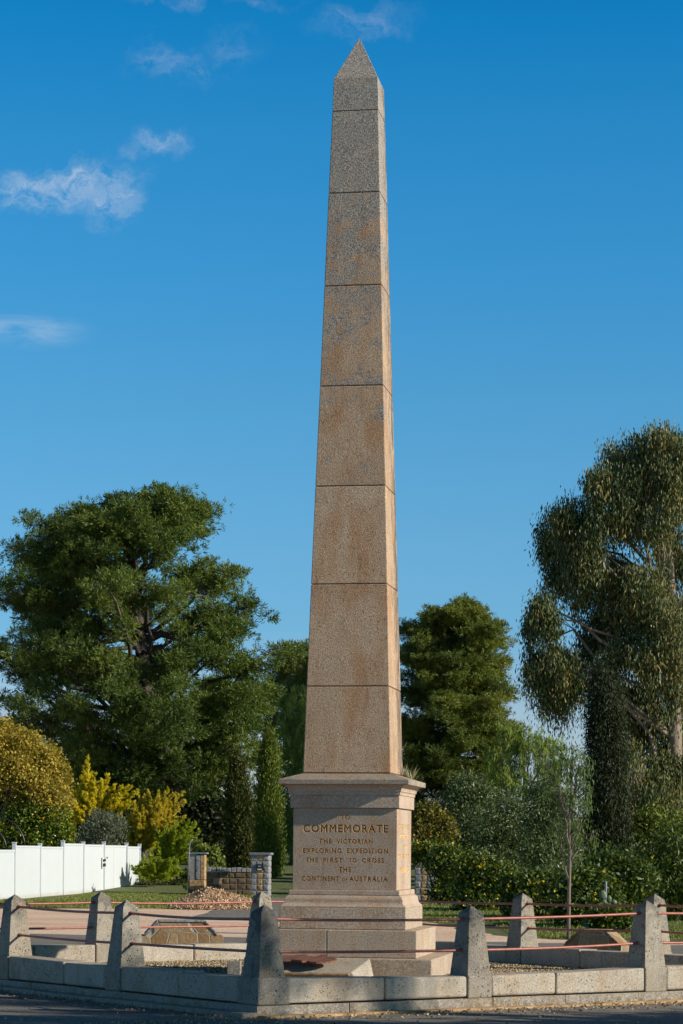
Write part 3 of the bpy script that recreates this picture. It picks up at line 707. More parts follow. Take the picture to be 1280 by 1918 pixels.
me.loops.add(n*24); me.loops.foreach_set('vertex_index', F_.astype(np.int32)); me.polygons.add(n*8)
me.polygons.foreach_set('loop_start', np.arange(0, n*24, 3, dtype=np.int32)); me.polygons.foreach_set('loop_total', np.full(n*8, 3, dtype=np.int32))
ta = me.attributes.new('tint', 'FLOAT', 'FACE'); ta.data.foreach_set('value', np.repeat(rng.random(n), 8).astype(np.float32)); me.update(calc_edges=True)
me.materials.append(M['pebble']); o = bpy.data.objects.new('gravel', me); C.objects.link(o)
tag(o, 'loose yellow-brown pebbles spread inside the kerb walls', 'gravel', kind='stuff')

# low stone lectern block with the rusty map plate, in front of the steps
dk = empty('map_plinth', (*at(566, 1800, 28.05).xy, 0), 'low sloping stone plinth carrying a rusty map plate, in front of the steps', 'plinth', rz=-TH)
hw2 = .76; 
m_ = MB(); m_.v = [(-.77,-.30,.10),(.77,-.30,.10),(.80,.35,.10),(-.80,.35,.10), (-.62,-.30,.27),(.62,-.30,.27),(.735,.35,.40),(-.735,.35,.40)]
m_.f = [(0,3,2,1),(4,5,6,7),(0,1,5,4),(1,2,6,5),(2,3,7,6),(3,0,4,7)]
m_.build('block', M['kerb'], dk, .012, 2)
MB().box(-.800, -.64, -.36, -.302, .10, .385).build('cheek', M['rough'], dk, .01, 2)
MB().box(-.62, .60, -.35, -.296, .235, .262).build('ledge', M['sand'], dk, .005, 1)
aus = [(0,.42),(.04,.50),(.14,.55),(.22,.62),(.26,.72),(.34,.80),(.40,.76),(.45,.88),(.56,.90),(.60,.84),(.58,.74),(.68,.66),(.72,.76),(.74,.95),(.78,.98),(.82,.80),(.88,.66),(.96,.52),(1,.38),(.97,.20),(.90,.08),(.80,.02),(.72,.08),(.68,.18),(.62,.12),(.58,.24),(.48,.28),(.36,.22),(.24,.12),(.10,.08),(.04,.14),(.06,.28)]
def plate(pts, z0, z1): return [[(x, y, z) for x, y in pts] for z in (z0, z1)]
m_ = MB(); ap = [((x-.5)*.98, (y-.5)*.72) for x, y in aus]; n_ = len(ap); m_.v = [(x-.03, y, .0) for x, y in ap]+[(x-.03, y, .020) for x, y in ap]
m_.f = [tuple(reversed(range(n_))), tuple(range(n_, 2*n_))]+[(i, (i+1) % n_, n_+(i+1) % n_, n_+i) for i in range(n_)]
mp_ = empty('map_plate', (*at(560, 1800, 28.05).xy, .395), 'rusty brown steel plate cut to the outline of Australia lying on the stone plinth', 'map', rz=-TH)
pl = m_.build('outline', M['rust'], mp_); pl.rotation_euler = (.09, 0, 0)
MB().sq([(-.07, .05), (.005, .05)], .15, 0).build('stub', M['rust'], mp_)

# ------------------------------------------------------------------ things across the road
def crazyblock(label, px0, px1, d, zs, za, rz, inset, end, dark=False):
    w2 = (px1-px0)/2*d/FPX; o = empty('paved_stone_block', (X((px0+px1)/2, d), d, 0), label, 'stone block', 'low stone-paved blocks across the road', rz=rz)
    prof = [(-w2, 0), (w2, 0), (w2, zs), (w2-end, zs), (w2-inset, za), (-w2+inset, za), (-w2+end, zs), (-w2, zs)]
    m_ = MB(); m_.rings([[(x, -.28, z) for x, z in prof], [(x, .28, z) for x, z in prof]]); m_.build('paved_body', M['crazy'], o, .006, 1)
    top = MB()
    for (xa, z1_), (xb, z2_) in zip(prof[3:6], prof[4:7]):
        dx, dz = xb-xa, z2_-z1_; L = math.hypot(dx, dz); nx_, nz_ = dz/L, -dx/L; nx_, nz_ = (-nx_, -nz_) if nz_ < 0 else (nx_, nz_)
        ring = [[(xa+nx_*t, y, z1_+nz_*t), (xb+nx_*t, y, z2_+nz_*t)] for y, t in ((-.30, .003), (.30, .003), (.30, .03), (-.30, .03))]
        q = [r[0] for r in ring]; r_ = [r[1] for r in ring]; top.rings([q, r_])
    top.build('coping', M['sandgrey'] if not dark else M['crazy'], o, .004, 1); return o
crazyblock('ochre crazy-paved trapezoid block with grey coping, across the road left of the obelisk', 263, 418, 40, .245, .46, .10, .30, .10)
crazyblock('dark brown paved block with a sloping sunlit right end, across the road on the right', 1064, 1174, 40, .15, .36, -.35, .28, .04, True)

# heap of wood chips
rng = np.random.default_rng(12); n = 34000; r = rng.random(n)**.6; az = rng.uniform(0, 2*PI, n)
hx, hy = r*np.cos(az)*np.where(np.cos(az) > 0, 1.75, 1.15), r*np.sin(az)*1.4; hgt = .50*np.maximum(0, 1-r)**.85*(1+.15*np.sin(az*3))+rng.normal(size=n)*.02
hp = empty('mulch_heap', (X(392, 68), 68, 0), 'heap of tan wood chips tipped on the grass before the stone gate wall', 'mulch heap')
CHIP = leafmat('wood chips', (.36, .22, .12), (.68, .47, .29), (.85, .66, .44), 0, .9)
leaf_mesh('chips', np.stack([hx, hy, np.maximum(hgt, .0)], 1), rng.normal(size=(n, 3))*np.array([1, 1, .7]), rng.uniform(.035, .09, n), rng.uniform(.02, .04, n), CHIP, hp, rng)
m_ = MB(); rings = []
for q in (1, .8, .6, .4, .2, .05): rings.append([(q*1.13*math.cos(2*PI*k/24), q*1.38*math.sin(2*PI*k/24), .46*(1-q)**.85-.02) for k in range(24)])
m_.rings(rings); m_.build('core', M['sand'], hp, smooth=True)

# white vinyl fence
fence_px = [(-60, 70.5, 1596, 0), (27, 77.5, 1579, 1), (75, 82.0, 1581, 0), (118, 85.5, 1576, 1), (156, 88.6, 1578, 0), (194.5, 91.3, 1578, 0), (237, 94.3, 1580, 0), (261.5, 96.2, 1582, 0)]
fp0 = fence_px[0]; fo = empty('vinyl_fence', (X(27, 77.5), 77.5, 0), 'white vinyl panel fence with a gate and black latch, behind the grass at left', 'fence')
def fpt(px, d): return Vector((X(px, d)-fo.location.x, d-fo.location.y, 0))
panel_top = [1591.5, 1584, 1586, 1580, 1582, 1583.5, 1585.5]
for i, (px, d, ty, _) in enumerate(fence_px):
    p = fpt(px, d); z = Z(ty, px, d); m_ = MB().box(p.x-.065, p.x+.065, p.y-.065, p.y+.065, -.05, z); m_.rings([[(p.x-.08, p.y-.08, z), (p.x+.08, p.y-.08, z), (p.x+.08, p.y+.08, z), (p.x-.08, p.y+.08, z)], [(p.x-.075, p.y-.075, z+.03), (p.x+.075, p.y-.075, z+.03), (p.x+.075, p.y+.075, z+.03), (p.x-.075, p.y+.075, z+.03)]])
    m_.build('fence_post', M['vinyl'], fo, .006, 1)
def slab(m_, a, b, th, z0, z1, off=0):
    d_ = (b-a).normalized(); n_ = Vector((d_.y, -d_.x, 0)); q = [a+n_*(off+th/2), b+n_*(off+th/2), b+n_*(off-th/2), a+n_*(off-th/2)]
    m_.rings([[(p.x, p.y, z0) for p in q], [(p.x, p.y, z1) for p in q]]); return m_
for i in range(len(fence_px)-1):
    a, b = fpt(*fence_px[i][:2]), fpt(*fence_px[i+1][:2]); ty = panel_top[i]; dm = fence_px[i][1]*.5+fence_px[i+1][1]*.5; z = Z(ty, fence_px[i][0]*.5+fence_px[i+1][0]*.5, dm)
    dv = (b-a).normalized(); a, b = a+dv*.075, b-dv*.075; lo = .12 if i >= 5 else .02
    if i == 5:
        mid = a.lerp(b, .42)
        for u0, u1 in ((a+dv*.02, mid-dv*.012), (mid+dv*.012, b-dv*.02)): slab(MB(), u0, u1, .04, lo, z-.04).build('gate_leaf', M['vinyl'], fo, .004, 1)
    else: slab(MB(), a, b, .035, lo, z-.04).build('fence_panel', M['vinyl'], fo)
    slab(MB(), a, b, .07, z-.07, z).build('fence_rail', M['vinyl'], fo, .005, 1); slab(MB(), a, b, .07, .0, .14).build('fence_rail', M['vinyl'], fo, .005, 1)
a = fpt(189.5, 90.9); lp = slab(MB(), a, a+Vector((X(193, 91.2)-X(189.5, 90.9), .30, 0)), .02, Z(1626, 190, 91), Z(1606, 190, 91), .05); lk = lp.build('latch_plate', M['whiteplastic'], fo)
for y0, y1 in ((1613.5, 1609), (1623, 1617)): slab(MB(), a+Vector((.03, .07, 0)), a+Vector((.08, .24, 0)), .04, Z(y0, 190, 91), Z(y1, 190, 91), .07).build('latch', M['black'], lk)
slab(MB(), fpt(195.3, 91.4)+Vector((0, 0, 0)), fpt(196.3, 91.5), .03, Z(1608, 195, 91), Z(1605, 195, 91), .11).build('gate_lock', M['black'], fo)

# stone gate pillars and wall
def quarry(m_list, x0, x1, y0, y1, z0, z1, rows, cols, seed, parent, face_only=False, mats=None):
    r2 = random.Random(seed); h = (z1-z0)/rows
    for i in range(rows):
        xs_ = [x0]; 
        for j in range(1, cols): xs_.append(x0+(x1-x0)*(j/cols+r2.uniform(-.05, .05)))
        xs_.append(x1)
        for j in range(cols):
            mt = mats(i, j, r2); key = mt.name
            m_ = m_list.setdefault(key, (MB(), mt))[0]; g_ = .012
            bx0, bx1, bz0, bz1 = xs_[j]+g_*(j > 0), xs_[j+1]-g_*(j < cols-1), z0+i*h+g_, z0+(i+1)*h-g_/2
            cx_, cz_ = (bx0+bx1)/2, (bz0+bz1)/2; pr = r2.uniform(.008, .028)
            m_.v += []; b_ = len(m_.v)
            ins = .03
            m_.add([(bx0, y0, bz0), (bx1, y0, bz0), (bx1, y0, bz1), (bx0, y0, bz1), (bx0+ins, y0-pr*r2.uniform(.5, 1), bz0+ins), (bx1-ins, y0-pr*r2.uniform(.4, 1), bz0+ins), (bx1-ins, y0-pr*r2.uniform(.4, 1), bz1-ins), (bx0+ins, y0-pr, bz1-ins), (cx_+r2.uniform(-.04, .04), y0-pr*1.1, cz_+r2.uniform(-.03, .03))],
                   [(0,1,5,4),(1,2,6,5),(2,3,7,6),(3,0,4,7),(4,5,8),(5,6,8),(6,7,8),(7,4,8)])
            if j == cols-1: m_.add([(x1, y0, bz0), (x1, y1, bz0), (x1, y1, bz1), (x1, y0, bz1), (x1+.02, y0+.04, bz0+ins), (x1+.02, y1-.04, bz0+ins), (x1+.02, y1-.04, bz1-ins), (x1+.02, y0+.04, bz1-ins)], [(0,1,5,4),(1,2,6,5),(2,3,7,6),(3,0,4,7),(4,5,6,7)])
def pillar(label, px0, px1, ytop, d, seed, rows=7, extra=None):
    z1 = Z(ytop, (px0+px1)/2, d); w2 = (px1-px0)/2*d/FPX*.90; o = empty('stone_gate_pillar', (X((px0+px1)/2, d), d, gz(d)), label, 'gate pillar', 'stone gate pillars', rz=-.10); z1 -= gz(d)
    MB().box(-w2+.005, w2-.005, -w2+.005, w2-.005, -.1, z1-.08).build('core', M['mortar'], o)
    ml = {}; quarry(ml, -w2, w2, -w2, w2, 0, z1-.085, rows, 3, seed, o, mats=lambda i, j, r_: (M['sand'] if j == 1 and r_.random() < .85 else M['sandgrey']))
    for k_, (m_, mt) in ml.items(): m_.build('stonework', mt, o)
    MB().box(-w2-.075, w2+.075, -w2-.075, w2+.075, z1-.08, z1).build('cap_slab', M['bluestone'], o, .01, 1)
    return o, w2, z1
p2, w2, z1 = pillar('grey and tan stone gate pillar with a black letterbox, left of the obelisk', 471, 508, 1597, 86, 4)
lb = MB().box(-.13, .13, -w2-.06, -w2-.005, z1-.62, z1-.40).build('letterbox', M['black'], p2)
MB().box(-.075, .075, -w2-.066, -w2-.061, z1-.605, z1-.565).build('name_plate', M['whiteplastic'], lb); MB().box(-.05, .05, -w2-.066, -w2-.061, z1-.50, z1-.45).build('mail_slot', M['greymetal'], lb)
pillar('grey and tan stone gate pillar half covered by creeper, right of the obelisk', 777, 817, 1596, 80, 11)
p1 = empty('stone_gate_pillar', (X(372, 88), 88, 0), 'ruined-looking sandstone gate pillar with split grey cap, left end of the low wall', 'gate pillar', 'stone gate pillars', rz=-.05)
zt = Z(1597, 372, 88); MB().box(-.34, -.05, -.3, .3, 0, zt-.06).build('dark_leaf', M['mortar'], p1, .01, 1)
MB().box(-.04, .10, -.32, .3, .55, zt-.08).build('pale_stone', M['sandgrey'], p1, .01, 1); MB().box(.115, .26, -.32, .3, .55, zt-.08).build('tan_stone', M['sand'], p1, .01, 1)
MB().box(-.30, .26, -.34, .3, .18, .52).build('base_stone', M['sand'], p1, .015, 1); MB().box(-.33, .26, -.3, .3, 0, .175).build('footing', M['sandbrown'], p1, .01, 1)
MB().box(-.37, .02, -.36, .36, zt-.055, zt).build('cap_slab', M['bluestone'], p1, .008, 1); MB().box(.06, .34, -.36, .36, zt-.05, zt+.005).build('cap_slab', M['bluestone'], p1, .008, 1)
gw = empty('low_stone_wall', (X(430, 87), 87, 0), 'low brown rubble wall with a grey block coping between the two left pillars', 'wall')
zc = Z(1625, 430, 87); x0, x1 = X(388, 87)-gw.location.x, X(471, 86.6)-gw.location.x
ml = {}; MB().box(x0, x1, -.14, .2, -.1, zc-.17).build('core', M['mortar'], gw)
quarry(ml, x0, x1, -.15, .2, 0, zc-.165, 4, 6, 8, gw, mats=lambda i, j, r_: M['sandbrown'] if r_.random() < .93 else M['sand'])
for k_, (m_, mt) in ml.items(): m_.build('rubble', mt, gw)
for k in range(9):
    q0 = x0+(x1-x0)*k/9; MB().box(q0+.01, q0+(x1-x0)/9-.01, -.19, .22, zc-.16, zc+random.Random(k).uniform(-.02, .015)).build('coping_block', M['sandgrey'], gw, .015, 1)
hk = empty('hooked_pole', (X(355, 87.2), 87.2, 0), 'thin grey pole with a curved top beside the left sandstone pillar', 'pole')
MB().tube([(0, 0, 0), (0, 0, 1.5), (.01, 0, 1.75), (.05, 0, 1.92), (.12, 0, 1.98)], [.022, .022, .02, .018, .015], 6).build('tube', M['greymetal'], hk, smooth=True)
for nm, lab, ppx, d, yt, r_, mt in (('garden_stake', 'short pale stake standing in the hedge, left of the young gum tree', 970, 70, 1634, .022, M['whiteplastic']), ('steel_pole', 'dark thin pole beside the prickly pear', 1136, 50.8, 1652, .022, M['greymetal'])):
    o = empty(nm, (X(ppx, d), d, 0), lab, 'pole'); zt = Z(yt, ppx, d); MB().tube([(0, 0, 0), (0, 0, zt)], r_, 8).tube([(0, 0, zt), (0, 0, zt+.015)], [r_*1.3, r_*.8], 8).build('shaft', mt, o)
# hoops of a garden tunnel behind the fence
for k, (cxp, rp, dd) in enumerate([(-9, 56, 84), (-30, 42, 86)]):
    r_ = rp*dd/FPX; o = empty('garden_hoop', (X(cxp, dd), dd, 0), ['larger dark garden hoop arching above the white fence at the left edge', 'smaller dark garden hoop behind the larger one at the left edge'][k], 'hoop', 'dark garden hoops')
    zc = Z(1586 if k == 0 else 1590, cxp, dd)
    MB().tube([(r_*math.cos(a_), 0, zc+r_*1.0*math.sin(a_)) for a_ in np.linspace(0, PI, 17)], .028, 6).tube([(r_, 0, 0), (r_, 0, zc)], .028, 6).tube([(-r_, 0, 0), (-r_, 0, zc)], .028, 6).build('arch', M['black'], o, smooth=True)
# glimpse of a house
ho = empty('house', (X(1235, 135), 135, gz(135)), 'house with beige wall and pinkish tiled roof glimpsed through the gum branches at right', 'house')
za = Z(1506, 1235, 135)-gz(135); zb = Z(1462, 1235, 135)-gz(135); hwid = 75*135/FPX
MB().box(-hwid, hwid, 0, 8, -.3, za).build('wall', simple('beige brick', (.40, .28, .19), ns=14), ho)
MB().rings([[(-hwid-.4, -.6, za), (hwid+.4, -.6, za), (hwid+.4, 8.6, za), (-hwid-.4, 8.6, za)], [(-hwid+1, 3.4, zb+.5), (hwid-1, 3.4, zb+.5), (hwid-1, 4.6, zb+.5), (-hwid+1, 4.6, zb+.5)]]).build('roof', simple('pinkish roof tiles', (.34, .22, .19), ns=25, amt=.4), ho)
wn_ = MB().box(-hwid+.55, -hwid+1.6, -.05, .02, za-1.6, za-.5).build('window', M['vinyl'], ho); MB().box(-hwid+.62, -hwid+1.53, -.06, -.045, za-1.53, za-.57).build('pane', M['black'], wn_)
# prickly pear
cg = simple('cactus skin', (.11, .15, .07), .5, ns=12, amt=.15)
pc = empty('prickly_pear', (X(1138, 50), 50, 0), 'prickly pear with round grey-green pads below the hedge', 'cactus')
for px, py, r_, s_ in ((1138, 1730, .16, 1), (1133, 1712, .15, 2), (1131, 1694, .14, 3), (1129, 1676, .13, 5), (1142, 1704, .13, 4), (1141, 1684, .10, 6), (1150, 1692, .11, 8)):
    p = at(px, py, 50+.05*s_)-pc.location; MB().ico(p, (r_*.58, .03, r_*.78), s_, 2, .04).build('pad', cg, pc, smooth=True)
# far pads of stem base
MB().tube([(0, .1, -.05), (0, .1, .12)], [.06, .05], 8).build('stem', cg, pc)

# ------------------------------------------------------------------ vegetation
LP1 = leafmat('pine needles', (0.030, 0.061, 0.014), (0.111, 0.161, 0.028), (0.216, 0.251, 0.042), .22)
LP2 = leafmat('blue-green pine needles', (0.043, 0.078, 0.020), (0.157, 0.194, 0.033), (0.287, 0.292, 0.044), .22)
LW = leafmat('weeping yellow-green leaves', (0.099, 0.155, 0.031), (0.233, 0.310, 0.064), (0.377, 0.413, 0.118), .35)
LG = leafmat('gum leaves', (0.043, 0.072, 0.025), (0.108, 0.136, 0.041), (0.345, 0.259, 0.088), .15, .5, .25)
LG2 = leafmat('young gum leaves', (0.074, 0.125, 0.036), (0.152, 0.216, 0.072), (0.231, 0.276, 0.094), .3, .6, .15)
LGO = leafmat('golden leaves', (0.170, 0.149, 0.023), (0.432, 0.337, 0.058), (0.655, 0.466, 0.073), .35)
LCI = leafmat('citrus leaves', (0.050, 0.092, 0.012), (0.143, 0.210, 0.020), (0.370, 0.370, 0.030), .3, .35, .5)
LCY = leafmat('golden cypress sprays', (.12, .17, .015), (.62, .53, .03), (.90, .74, .05), .35)
LCB = leafmat('bronze cypress sprays', (.14, .18, .02), (.52, .43, .04), (.85, .64, .07), .35)
LCL = leafmat('lime cypress sprays', (0.105, 0.150, 0.015), (0.285, 0.360, 0.025), (0.480, 0.495, 0.040), .3)
LGR = leafmat('grey-green leaves', (0.077, 0.098, 0.060), (0.187, 0.218, 0.145), (0.330, 0.356, 0.250), .25)
LOL = leafmat('olive leaves', (0.046, 0.068, 0.024), (0.111, 0.149, 0.053), (0.224, 0.276, 0.103), .2, .4, .4)
LCO = leafmat('dark column cypress leaves', (0.024, 0.042, 0.012), (0.068, 0.088, 0.019), (0.170, 0.136, 0.030), .15)
LCP = leafmat('green column cypress leaves', (0.055, 0.083, 0.013), (0.156, 0.199, 0.029), (0.276, 0.293, 0.050), .2)
LHE = leafmat('hedge leaves', (0.026, 0.053, 0.010), (0.092, 0.131, 0.019), (0.174, 0.224, 0.029), .25, .45, .35)
LRD = leafmat('autumn bush leaves', (0.074, 0.075, 0.015), (0.198, 0.180, 0.035), (0.333, 0.225, 0.050), .3)
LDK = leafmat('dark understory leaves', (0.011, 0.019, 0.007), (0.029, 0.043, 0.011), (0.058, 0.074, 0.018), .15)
YEL = leafmat('yellow flowers', (.55, .40, .01), (.75, .55, .02), (.85, .65, .05), .2)
ORG = leafmat('orange fruit', (.70, .30, .01), (.85, .42, .02), (.9, .55, .04), .1)

conifer('huge dark green pine with a rounded ragged crown, left of the obelisk', 268, 108,
    [(915, 225, 318), (927, 180, 355), (948, 160, 395), (972, 85, 415), (1010, 48, 445), (1060, 22, 470), (1110, -4, 485), (1170, 4, 497), (1230, -10, 535), (1290, -12, 562), (1340, -15, 540), (1400, 20, 500), (1440, 60, 465), (1480, 90, 430)],
    165, LP1, 5, pads=12, tufts=30, needles=11, nlen=.20, nw=.036, padr=.66, rise=.38, trunk_r=.62, trunk_top=.90, flat=.60, skip=.05)
conifer('dark green layered pine with a domed top, right of the obelisk', 850, 134,
    [(1128, 838, 872), (1136, 808, 898), (1150, 785, 915), (1172, 770, 928), (1200, 762, 935), (1240, 752, 938), (1290, 748, 938), (1340, 742, 958), (1400, 738, 975), (1450, 742, 960), (1500, 752, 930), (1545, 770, 915)],
    215, LP2, 8, tmin=.5, pads=10, tufts=24, needles=11, nlen=.21, nw=.036, padr=.62, rise=.10, trunk_r=.42, trunk_top=.92, flat=.42, skip=.06)
conifer('yellow-tipped pine partly hidden behind the left side of the obelisk shaft', 590, 138,
    [(1202, 540, 620), (1215, 505, 665), (1260, 490, 680), (1320, 480, 690), (1400, 475, 695), (1480, 470, 700), (1560, 480, 690)],
    80, LP2, 14, pads=8, tufts=22, needles=9, nlen=.24, nw=.04, padr=.65, rise=.3, trunk_r=.3, flat=.7)
padtree('weeping yellow-green tree behind the two column cypresses, left of the obelisk', 545, 118,
    [(555, 1330, 36, 50, 0, 1.1), (550, 1400, 30, 55, 0, 1.1), (575, 1430, 36, 60, 1, 1.2), (556, 1490, 26, 60, 0, 1.0), (585, 1520, 40, 60, 0, 1.1), (556, 1570, 26, 40, 0, .9), (590, 1380, 40, 70, 1, 1), (620, 1480, 50, 90, 0, 1)], LW, 15,
    leaf=(.20, .035), n=3600, droop=.85, trunk=[(548, 1600), (550, 1480), (545, 1350)], trunk_r=.16, name='weeping_tree')
# willow and olives right
padtree('feathery pale green willow to the right of the domed pine', 985, 103,
    [(960, 1375, 25, 30, 0, .8), (990, 1385, 40, 32, 0, 1.1), (1030, 1410, 30, 38, 0, .9), (955, 1430, 48, 45, 0, 1.3), (1000, 1450, 50, 48, 0, 1.3), (1045, 1460, 30, 45, 0, .7), (930, 1480, 40, 48, 0, 1), (980, 1520, 50, 50, 0, 1), (1030, 1540, 40, 48, 0, .8)],
    LW, 21, leaf=(.20, .03), n=2300, droop=.75, trunk=[(985, 1620), (985, 1500), (980, 1400)], trunk_r=.14, name='willow', group=None)
for k, (lab, bpx, d, pads) in enumerate([
    ('tallest grey-green olive bush, directly right of the pedestal behind the flowering hedge', 880, 97, [(875, 1480, 42, 34, 0, 1.1), (905, 1500, 38, 34, 0, 1), (850, 1520, 38, 34, 0, 1), (890, 1550, 55, 42, -.5, 1.4), (860, 1580, 50, 34, -.6, 1), (915, 1590, 50, 34, -.6, 1)]),
    ('rounded pale olive bush in the middle of the row behind the hedge', 940, 93, [(950, 1530, 46, 36, 0, 1.3), (925, 1560, 40, 36, -.5, 1), (970, 1570, 45, 38, -.4, 1.2), (950, 1600, 50, 34, -.6, 1)]),
    ('dark olive bush beside the thin young gum tree', 1025, 90, [(1015, 1490, 36, 36, 0, .9), (1045, 1520, 34, 42, 0, .9), (1010, 1550, 44, 42, 0, 1.1), (1050, 1590, 50, 40, 0, 1.2), (1010, 1610, 44, 30, -.4, 1)])]):
    padtree(lab, bpx, d, pads, LOL, 30+k, leaf=(.15, .045), n=2600, droop=0, group='olive bushes behind the hedge', cat='bush', name='olive_bush', trunk_r=.1, branchlet=.10)
padtree('bronze and green autumn bush just right of the pedestal corner', 800, 88, [(800, 1530, 32, 24, 0, 1), (790, 1560, 34, 30, 0, 1.1), (828, 1555, 26, 28, 0, .9), (770, 1580, 36, 30, 0, 1), (815, 1590, 30, 26, 0, .8)], LRD, 40, leaf=(.15, .09), n=2400, droop=0, cat='bush', name='autumn_bush', trunk_r=.08, branchlet=.09)
# hedge of yellow-flowered shrubs
for k, (lab, bpx, d, pads) in enumerate([
    ('creeper-like flowering shrub spilling over the stone pillar right of the obelisk', 812, 76, [(795, 1598, 30, 16, .6, .8), (835, 1612, 40, 26, 0, 1.2), (860, 1640, 46, 34, 0, 1.3), (842, 1675, 36, 26, -.2, 1.2), (880, 1680, 40, 24, 0, 1)]),
    ('yellow-flowered hedge shrub between the creeper and the lone far post', 910, 68, [(900, 1630, 50, 28, 0, 1.2), (940, 1655, 50, 34, 0, 1.3), (900, 1670, 50, 34, 0, 1.2), (950, 1690, 44, 22, 0, 1), (895, 1695, 44, 14, -.4, .7)]),
    ('broad yellow-dotted hedge shrub behind the thin young gum trunk', 1010, 60, [(990, 1665, 50, 30, 0, 1.3), (1035, 1665, 44, 34, 0, 1.2), (1000, 1700, 56, 30, 0, 1.4), (1060, 1695, 50, 34, 0, 1.3)]),
    ('bright green rounded shrub next to the prickly pear', 1095, 54, [(1095, 1660, 46, 34, 0, 1.3), (1080, 1700, 50, 36, -.2, 1.3), (1125, 1690, 40, 40, 0, 1.1), (1110, 1725, 50, 20, -.3, 1), (1136, 1724, 26, 13, -4.6, .8), (1160, 1728, 22, 10, -4.6, .5)]),
    ('dark leafy shrub above and behind the prickly pear', 1150, 56, [(1140, 1630, 50, 34, .5, 1.3), (1180, 1650, 50, 38, 0, 1.3), (1160, 1690, 50, 42, 0, 1.3), (1180, 1725, 60, 30, 0, 1.2)])]):
    padtree(lab, bpx, d, pads, LHE, 50+k, leaf=(.11, .055), n=4200, droop=0, group='shrubs of the flowering hedge', cat='shrub', name='flowering_shrub', trunk_r=.05, branchlet=.09, twig=False, extra=(YEL, [800, 520, 420, 160, 160][k], .05, 'blossom'))
padtree('weeping dark green shrub behind the peeping far post at right', 1240, 60, [(1240, 1600, 50, 50, 0, 1.2), (1290, 1590, 50, 70, 0, 1.2), (1235, 1660, 40, 50, 0, 1.3), (1275, 1680, 50, 60, 0, 1.5), (1240, 1720, 60, 40, 0, 1.4), (1320, 1720, 60, 50, 0, 1.4), (1340, 1640, 40, 60, 0, 1)], LHE, 61, leaf=(.16, .03), n=3600, droop=.6, cat='shrub', name='weeping_shrub', trunk_r=.07, branchlet=.12)
padtree('low dark shrub under the gum branches in front of the house', 1200, 100, [(1190, 1560, 46, 24, 0, 1), (1240, 1545, 50, 34, 0, 1.2), (1200, 1590, 70, 30, 0, 1.3), (1290, 1570, 60, 50, 0, 1.3), (1150, 1600, 50, 24, 0, 1)], LCP, 63, leaf=(.16, .08), n=1800, droop=0, cat='shrub', name='garden_shrub', trunk_r=.1, branchlet=.12)
# column of dark weeping foliage
def column(label, bpx, d, rows, mat, seed, n, leaf=(.16, .05), up=.8, tintmu=.45, cat='cypress', name='column_cypress', group=None, shell=.65, clumps=260, cl=.11):
    rng = np.random.default_rng(seed); bx = X(bpx, d); bz = gz(d); t = empty(name, (bx, d, bz), label, cat, group)
    tab = env_from_px(rows, d, bx, bz); z0, z1 = 0.05, tab[-1][0]
    MB().tube([(0, 0, -.1), (0, 0, z1*.5), (env(tab, z1*.9)[0], 0, z1*.9)], [.12, .08, .02], 7).build('trunk', BB, t, smooth=True)
    zc = z0+(z1-z0)*rng.random(clumps); cx, r = env(tab, zc); az = rng.uniform(0, 2*PI, clumps); rr = r*(shell+(1-shell)*rng.random(clumps))
    cc = np.stack([cx+rr*np.cos(az), rr*np.sin(az), zc], 1); i = rng.integers(0, clumps, n)
    P = cc[i]+rng.normal(size=(n, 3))*cl*np.array([1, 1, 2.6])
    out = unit(np.stack([np.cos(az), np.sin(az), np.zeros(clumps)], 1))[i]
    D = rng.normal(size=(n, 3))*.35+out*.3+np.array([0, 0, up]); tone = rng.normal(size=clumps)*.17
    P[:, 2] = np.maximum(P[:, 2], .02)
    leaf_mesh('crown', P, D, leaf[0]*rng.uniform(.6, 1.2, n), leaf[1]*rng.uniform(.7, 1.2, n), mat, t, rng, tintmu+tone[i]+rng.normal(size=n)*.13); return t
G2 = 'column cypresses behind the low stone wall'
column('shorter bronze-tipped column cypress with several spires, behind the low stone wall', 455, 105, [(1434, 440, 448), (1470, 434, 460), (1520, 430, 470), (1580, 428, 484), (1650, 430, 486)], LCO, 71, 26000, group=G2, tintmu=.55, clumps=230, cl=.13)
column('taller green column cypress nearest the left side of the obelisk', 504, 103, [(1388, 499, 506), (1410, 493, 513), (1460, 490, 518), (1540, 486, 523), (1600, 484, 527), (1655, 484, 530)], LCP, 72, 30000, group=G2, clumps=280, cl=.12)
column('tall nearly black column tree hung with drooping foliage, left of the gum trunk', 1134, 98, [(1270, 1118, 1145), (1330, 1104, 1164), (1400, 1094, 1172), (1500, 1092, 1174), (1600, 1096, 1176), (1680, 1098, 1172)], LDK, 73, 48000, up=-.8, leaf=(.18, .04), clumps=420, cl=.18, cat='tree', name='column_tree', shell=.4)
